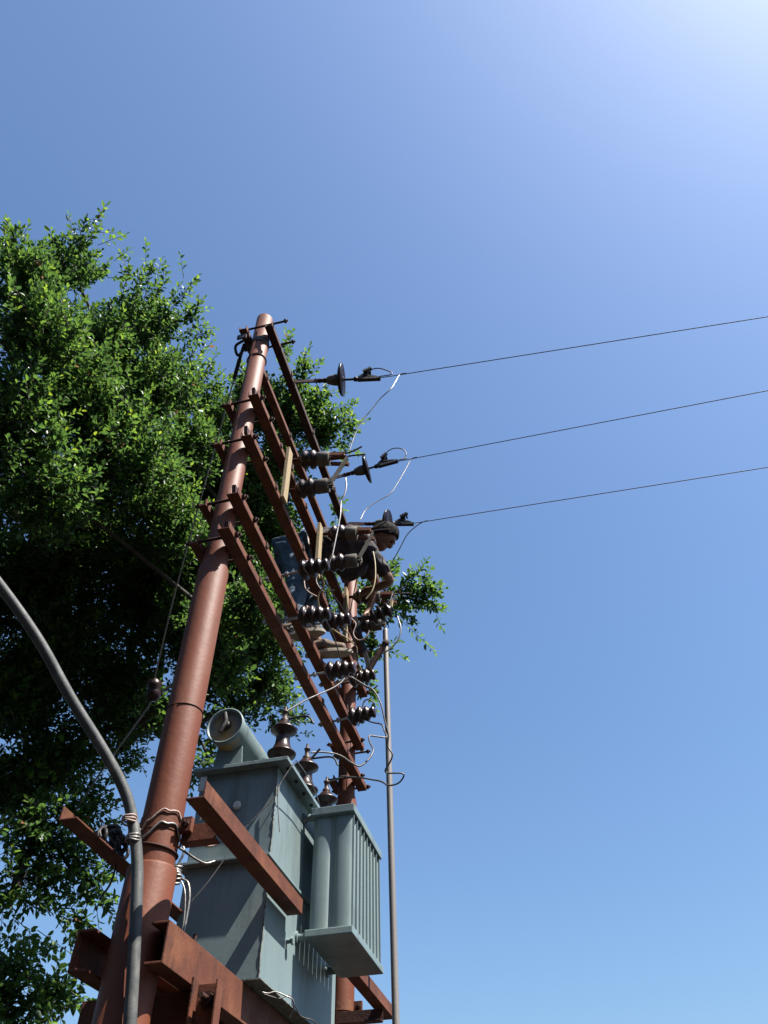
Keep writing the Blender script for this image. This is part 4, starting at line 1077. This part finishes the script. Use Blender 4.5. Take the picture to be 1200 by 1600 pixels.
for k, (an, ft, to) in enumerate((('anr', 'ftr', 'tor'), ('anl', 'ftl', 'tol'))):
    a, f, t_ = V(B[an][0]), V(B[ft][0]), V(B[to][0])
    F = {'a': (tuple(a + V((0, 0, -.005))), .050), 'h': (tuple(a + V((-.03, 0, -.045))), .042), 'f': (tuple(f), .045), 't': (tuple(t_), .037)}
    skin_obj('shoe', F, [('a', 'h'), ('a', 'f'), ('f', 't')], 'shoe', man, .008)
    d = V((t_.x - a.x, t_.y - a.y, 0)).normalized()
    n_ = V((-d.y, d.x, 0))
    zz = 4.519
    c0 = V((a.x, a.y, zz)) - d * .065
    outline = []
    L = (V((t_.x, t_.y, 0)) - V((a.x, a.y, 0))).length + .065 + .04
    for q in range(24):
        an_ = 2 * PI * q / 24
        u = .5 - .5 * math.cos(an_)
        wd = .043 * (1.0 if u > .5 else .85)
        outline.append(c0 + d * L * u + n_ * wd * math.sin(an_) * 1.0)
    sm_ = MB()
    m_ = len(outline)
    sm_._add(outline + [p + V((0, 0, .026)) for p in outline], [tuple(range(m_))[::-1], tuple(range(m_, 2 * m_))] + [(i, (i + 1) % m_, m_ + (i + 1) % m_, m_ + i) for i in range(m_)], False)
    sm_.build('shoe_sole', 'sole', man, .004)

# ------------------------------------------------------------------ the tree
tree = thing('leafy_tree', (-4.9, 5.3, 0), 'large leafy evergreen tree spreading behind the poles and out to the left', 'tree')
def npa(p): return np.array(p, float)
nodes = []                                     # (pos, radius)
trunk = [(-4.9, 5.3, -.1), (-4.88, 5.25, .9), (-4.8, 5.2, 1.9), (-4.72, 5.1, 2.7), (-4.6, 5.0, 3.4)]
tm = MB()
tp = spline(trunk, 8)
tm.tube([p + V((.03 * noise.noise(p * 2), .03 * noise.noise(p * 2 + V((9, 0, 0))), 0)) for p in tp], [.36 * (1 - .42 * k / (len(tp) - 1)) + (.16 * math.exp(-k / 3)) for k in range(len(tp))], 18)
tm.build('trunk', 'bark', tree)
NODES = [(V(trunk[-1]), .2, None)]
order = sorted(range(len(BLOBS)), key=lambda i: (V(BLOBS[i][:3]) - NODES[0][0]).length)
for i in order:
    p = V(BLOBS[i][:3])
    best = min(range(len(NODES)), key=lambda k: (NODES[k][0] - p).length + (0.25 if k == 0 else 0) + (NODES[k][0].z - p.z if NODES[k][0].z > p.z else 0) * .6
               + 2.5 * max(0, (p - CAM).length - (NODES[k][0] - CAM).length))     # limbs come from the far side of the crown
    NODES.append((p, 0, best))
depth = [0] * len(NODES)
kids = [0] * len(NODES)
for k in range(len(NODES) - 1, 0, -1):
    kids[NODES[k][2]] += kids[k] + 1
for k in range(1, len(NODES)):
    a, b = NODES[NODES[k][2]][0], NODES[k][0]
    ra = min(.042, .0105 * math.sqrt(kids[k] + 1.2) * 1.5)
    rb = max(.007, ra * .6)
    L = (b - a).length
    mid = [a.lerp(b, t) + V((random.uniform(-1, 1), random.uniform(-1, 1), random.uniform(-.2, .9))) * L * .10 + (a.lerp(b, t) - CAM).normalized() * L * .22 for t in (.35, .7)]
    pts = spline([a] + mid + [b], 4)
    MB().tube(pts, [ra + (rb - ra) * q / (len(pts) - 1) for q in range(len(pts))], 7).build('branch', 'bark', tree)
pb = MB().tube(spline([(-3.18, 4.98, 5.36), (-2.86, 5.2, 5.80), (-2.6, 5.38, 6.2), (-2.30, 5.62, 6.61)], 4), [.016] * 5 + [.013] * 4 + [.008] * 4, 7).build('branch', 'pale_branch', tree)
pb['label'] = 'pale bare branch crossing behind the near pole'

# unseen leaf masses added to block side sky and shade the lower crown
SHADE_MASSES = [(-6.2, 1.2, 5.0, 1.5, .22), (-6.6, -1.2, 5.2, 1.5, .22), (-7.2, 3.0, 7.2, 1.6, .22), (-6.3, .2, 7.6, 1.4, .2), (-7.5, -.5, 3.2, 1.4, .2), (-6.8, 2.6, 3.0, 1.2, .2)]
for (x, y, z, r_, wt) in BLOBS:
    d_ = V((x, y, z)) - CAM
    t_ = d_.length
    d_.normalize()
    if wt > .65 and t_ < 8.15 and z > 5.6:
        for k, ex in enumerate((1.0, 2.1)):
            c_ = CAM + d_ * (t_ + ex)
            SHADE_MASSES.append((c_.x, c_.y, c_.z, r_ * (1.0 - .06 * k), .26))
# sprigs: base, direction, length, number of leaves, leaf scale, tint shift
CEN = npa((-4.6, 4.8, 4.8))
sb, sd, sL, sn, stn = [], [], [], [], []
def norm(a): return a / np.maximum(np.linalg.norm(a, axis=-1, keepdims=True), 1e-9)
DENS = 330.0
for (x, y, z, r, wt) in BLOBS + SHADE_MASSES:
    c = npa((x, y, z))
    area = PI * r * r
    nsp = int(area * DENS * wt) + 4
    u = norm(RNG.normal(size=(nsp, 3)))
    rad = RNG.uniform(.12, 1.0, nsp) ** .62 * np.where(RNG.uniform(size=nsp) < .05, 1.22, 1.0)
    rr = npa((r, r, r * .95)) * (1 + .25 * (r < .3))
    b = c + u * rad[:, None] * rr * .84
    out = norm(b - CEN)
    d = norm(.55 * u + .55 * out + npa((.12, -.05, .32)) + .45 * RNG.normal(size=(nsp, 3)))
    L = RNG.uniform(.14, .42, nsp)
    L = np.minimum(L, .10 + r * .6)
    sb.append(b - d * L[:, None] * .5); sd.append(d); sL.append(L)
    sn.append((L * 36).astype(int) + 3)
    stn.append(RNG.normal(0, .10, nsp) + (.06 * (wt - .8)))
for s6 in SPRIGS:                                       # long shoots that make the ragged outline
    a, b = npa(s6[:3]), npa(s6[3:])
    L = np.linalg.norm(b - a)
    d = (b - a) / L
    for k in range(4):
        jit = RNG.normal(0, .018 * (k > 0), 3)
        q = a + (b - a) * (0.22 * k) + jit * 3
        e = b + jit * 7 - (b - a) * .09 * k
        l2 = np.linalg.norm(e - q)
        sb.append(q[None]); sd.append(((e - q) / l2)[None]); sL.append(npa([l2])); sn.append(np.array([int(l2 * 34) + 4])); stn.append(npa([.12]))
    for k in range(4):
        t = RNG.uniform(.05, .75)
        q = a + (b - a) * t
        dd = norm(d + RNG.normal(0, .55, 3))
        l2 = L * RNG.uniform(.25, .5) * (1 - t * .6)
        sb.append(q[None]); sd.append(dd[None]); sL.append(npa([l2])); sn.append(np.array([int(l2 * 38) + 3])); stn.append(npa([.08]))
sb, sd, sL, sn, stn = map(np.concatenate, (sb, sd, sL, sn, stn))
nS = len(sb)
idx = np.repeat(np.arange(nS), sn)
first = np.concatenate([[0], np.cumsum(sn)[:-1]])
kk = np.arange(len(idx)) - first[idx]
tpar = (kk + .6) / sn[idx]
nL = len(idx)
D = sd[idx]
side_ = norm(np.cross(D, npa((0.13, 0.07, 1.0))))
up_ = np.cross(side_, D)
ang = kk * 2.4 + RNG.uniform(-.5, .5, nL) + idx * 1.7
lat = side_ * np.cos(ang)[:, None] + up_ * np.sin(ang)[:, None] * .75
ldir = norm(D * (.45 + .75 * tpar[:, None] ** 3) + lat * (1.0 - .55 * tpar[:, None] ** 4) + RNG.normal(0, .22, (nL, 3)) + npa((0, 0, -.05)))
lnor = norm(npa((.10, -.05, .85)) + .50 * RNG.normal(size=(nL, 3)) + .25 * D)
lnor = norm(lnor - ldir * np.sum(lnor * ldir, 1, keepdims=True))
lside = np.cross(ldir, lnor)
lpre = sb[idx]
size = RNG.uniform(.041, .067, nL) * np.where(np.linalg.norm(lpre - npa(CAM), axis=1) > 8.3, 1.25, 1.0) * np.where((lpre[:, 2] < 5.4) & (lpre[:, 0] < -2.2), 1.2, 1.0) * (1 - .25 * (tpar > .85))
wid = size * RNG.uniform(.42, .54, nL)
# slightly arching twig
bend = (tpar ** 2 * .08)[:, None] * np.array([0, 0, -1.0]) * sL[idx][:, None]
lbase = sb[idx] + D * (tpar * sL[idx])[:, None] + bend + ldir * .006
tint = np.clip(.36 + RNG.normal(0, .17, nL) + stn[idx] + .30 * np.clip(tpar - .72, 0, 1) / .28 * (RNG.uniform(size=nL) < .5), .13, 1.0)
dry = norm(npa((0, 0, 1)))
tint[RNG.uniform(size=nL) < .004] = .05
# a dry brown patch near the top left of the crown
dp = npa(DRY)
dd_ = np.linalg.norm(lbase - dp, axis=1)
isdry = (dd_ < .20) & (RNG.uniform(size=nL) < .75)
tint[isdry] = RNG.uniform(0, .10, isdry.sum())

T = np.array([[0, 0, 0], [.50, .30, .0], [.46, .68, .0], [0, 1, 0], [-.46, .68, 0], [-.50, .30, 0]])     # side, along, lift
LIFT = np.array([0, .10, .06, -.10, .06, .10])
def leaf_verts(i):
    return (lbase[i][:, None, :] + lside[i][:, None, :] * (T[None, :, 0] * wid[i][:, None])[..., None]
            + ldir[i][:, None, :] * (T[None, :, 1] * size[i][:, None])[..., None]
            + lnor[i][:, None, :] * (LIFT[None, :] * size[i][:, None])[..., None])
# the 300 leaves that show largest become single parts, the rest one mass of foliage
Rm = npa([[0.972781, 0.181669, 0.143854], [0.231107, -0.715181, -0.659625], [-0.016951, 0.674916, -0.737699]])
cc = (lbase - npa(CAM)) @ Rm
zz_ = -cc[:, 2]
inview = (zz_ > .5) & (np.abs(cc[:, 0] / np.maximum(zz_, .1)) < .50) & (np.abs(cc[:, 1] / np.maximum(zz_, .1)) < .67)
score = np.where(inview, size * np.abs(np.sum(lnor * norm(lbase - npa(CAM)), 1)) / np.maximum(zz_, .1), 0)
big = np.argsort(-score)[:300]
rest = np.setdiff1d(np.arange(nL), big)

def mass(name, verts, quads, m, parent, tints=None, smooth=False):
    me = bpy.data.meshes.new(name)
    nv, nq = len(verts), len(quads)
    me.vertices.add(nv)
    me.vertices.foreach_set('co', (verts - npa(wloc(parent))).astype(np.float32).ravel())
    me.loops.add(nq * 4)
    me.loops.foreach_set('vertex_index', quads.astype(np.int32).ravel())
    me.polygons.add(nq)
    me.polygons.foreach_set('loop_start', np.arange(nq, dtype=np.int32) * 4)
    if tints is not None:
        a = me.attributes.new('tint', 'FLOAT', 'FACE')
        a.data.foreach_set('value', tints.astype(np.float32))
    me.update(calc_edges=True)
    me.materials.append(M[m])
    o = bpy.data.objects.new(name, me)
    COL.objects.link(o)
    o.parent = parent
    return o
lv = leaf_verts(rest).reshape(-1, 3)
o6 = np.arange(len(rest))[:, None] * 6
q1 = o6 + np.array([[0, 1, 2, 3]]); q2 = o6 + np.array([[3, 4, 5, 0]])
quads = np.stack([q1, q2], 1).reshape(-1, 4)
crown_o = mass('crown', lv, quads, 'leaf', tree, np.repeat(tint[rest], 2))
crown_o['kind'] = 'stuff'
# twigs
tx = norm(np.cross(sd, npa((.3, .2, 1.0))))
ty = np.cross(sd, tx)
rad0 = .0032
tv = []
for s_, r_ in ((-.15, rad0), (.55, .0024), (1.0, .001)):
    c_ = sb + sd * (sL * s_)[:, None] + np.array([0, 0, -1.0]) * (.08 * max(s_, 0) ** 2 * sL)[:, None]
    for a_ in (0, 2 * PI / 3, 4 * PI / 3):
        tv.append(c_ + (tx * math.cos(a_) + ty * math.sin(a_)) * r_)
tv = np.stack(tv, 1).reshape(-1, 3)
o9 = np.arange(nS)[:, None] * 9
tq = []
for ring_ in (0, 3):
    for j in range(3):
        tq.append(o9 + np.array([[ring_ + j, ring_ + (j + 1) % 3, ring_ + 3 + (j + 1) % 3, ring_ + 3 + j]]))
twigs = mass('twig', tv, np.concatenate(tq), 'bark', tree)
twigs['kind'] = 'stuff'
# single leaves share three meshes of different tint
leaf_meshes = []
for tv_ in (.28, .42, .72):
    me = bpy.data.meshes.new('leaf')
    me.from_pydata([(t_[0] * .48, t_[1], l_) for t_, l_ in zip(T, LIFT)], [], [(0, 1, 2, 3), (3, 4, 5, 0)])
    a = me.attributes.new('tint', 'FLOAT', 'FACE')
    a.data.foreach_set('value', [tv_, tv_])
    me.materials.append(M['leaf'])
    leaf_meshes.append(me)
tb = wloc(tree)
for i in big:
    o = bpy.data.objects.new('leaf', leaf_meshes[0 if tint[i] < .35 else 1 if tint[i] < .55 else 2])
    COL.objects.link(o)
    o.parent = tree
    mt = Matrix((lside[i] * size[i], ldir[i] * size[i], lnor[i] * size[i])).transposed().to_4x4()
    o.matrix_local = Matrix.Translation(V(lbase[i]) - tb) @ mt
print('leaves', nL, 'sprigs', nS)
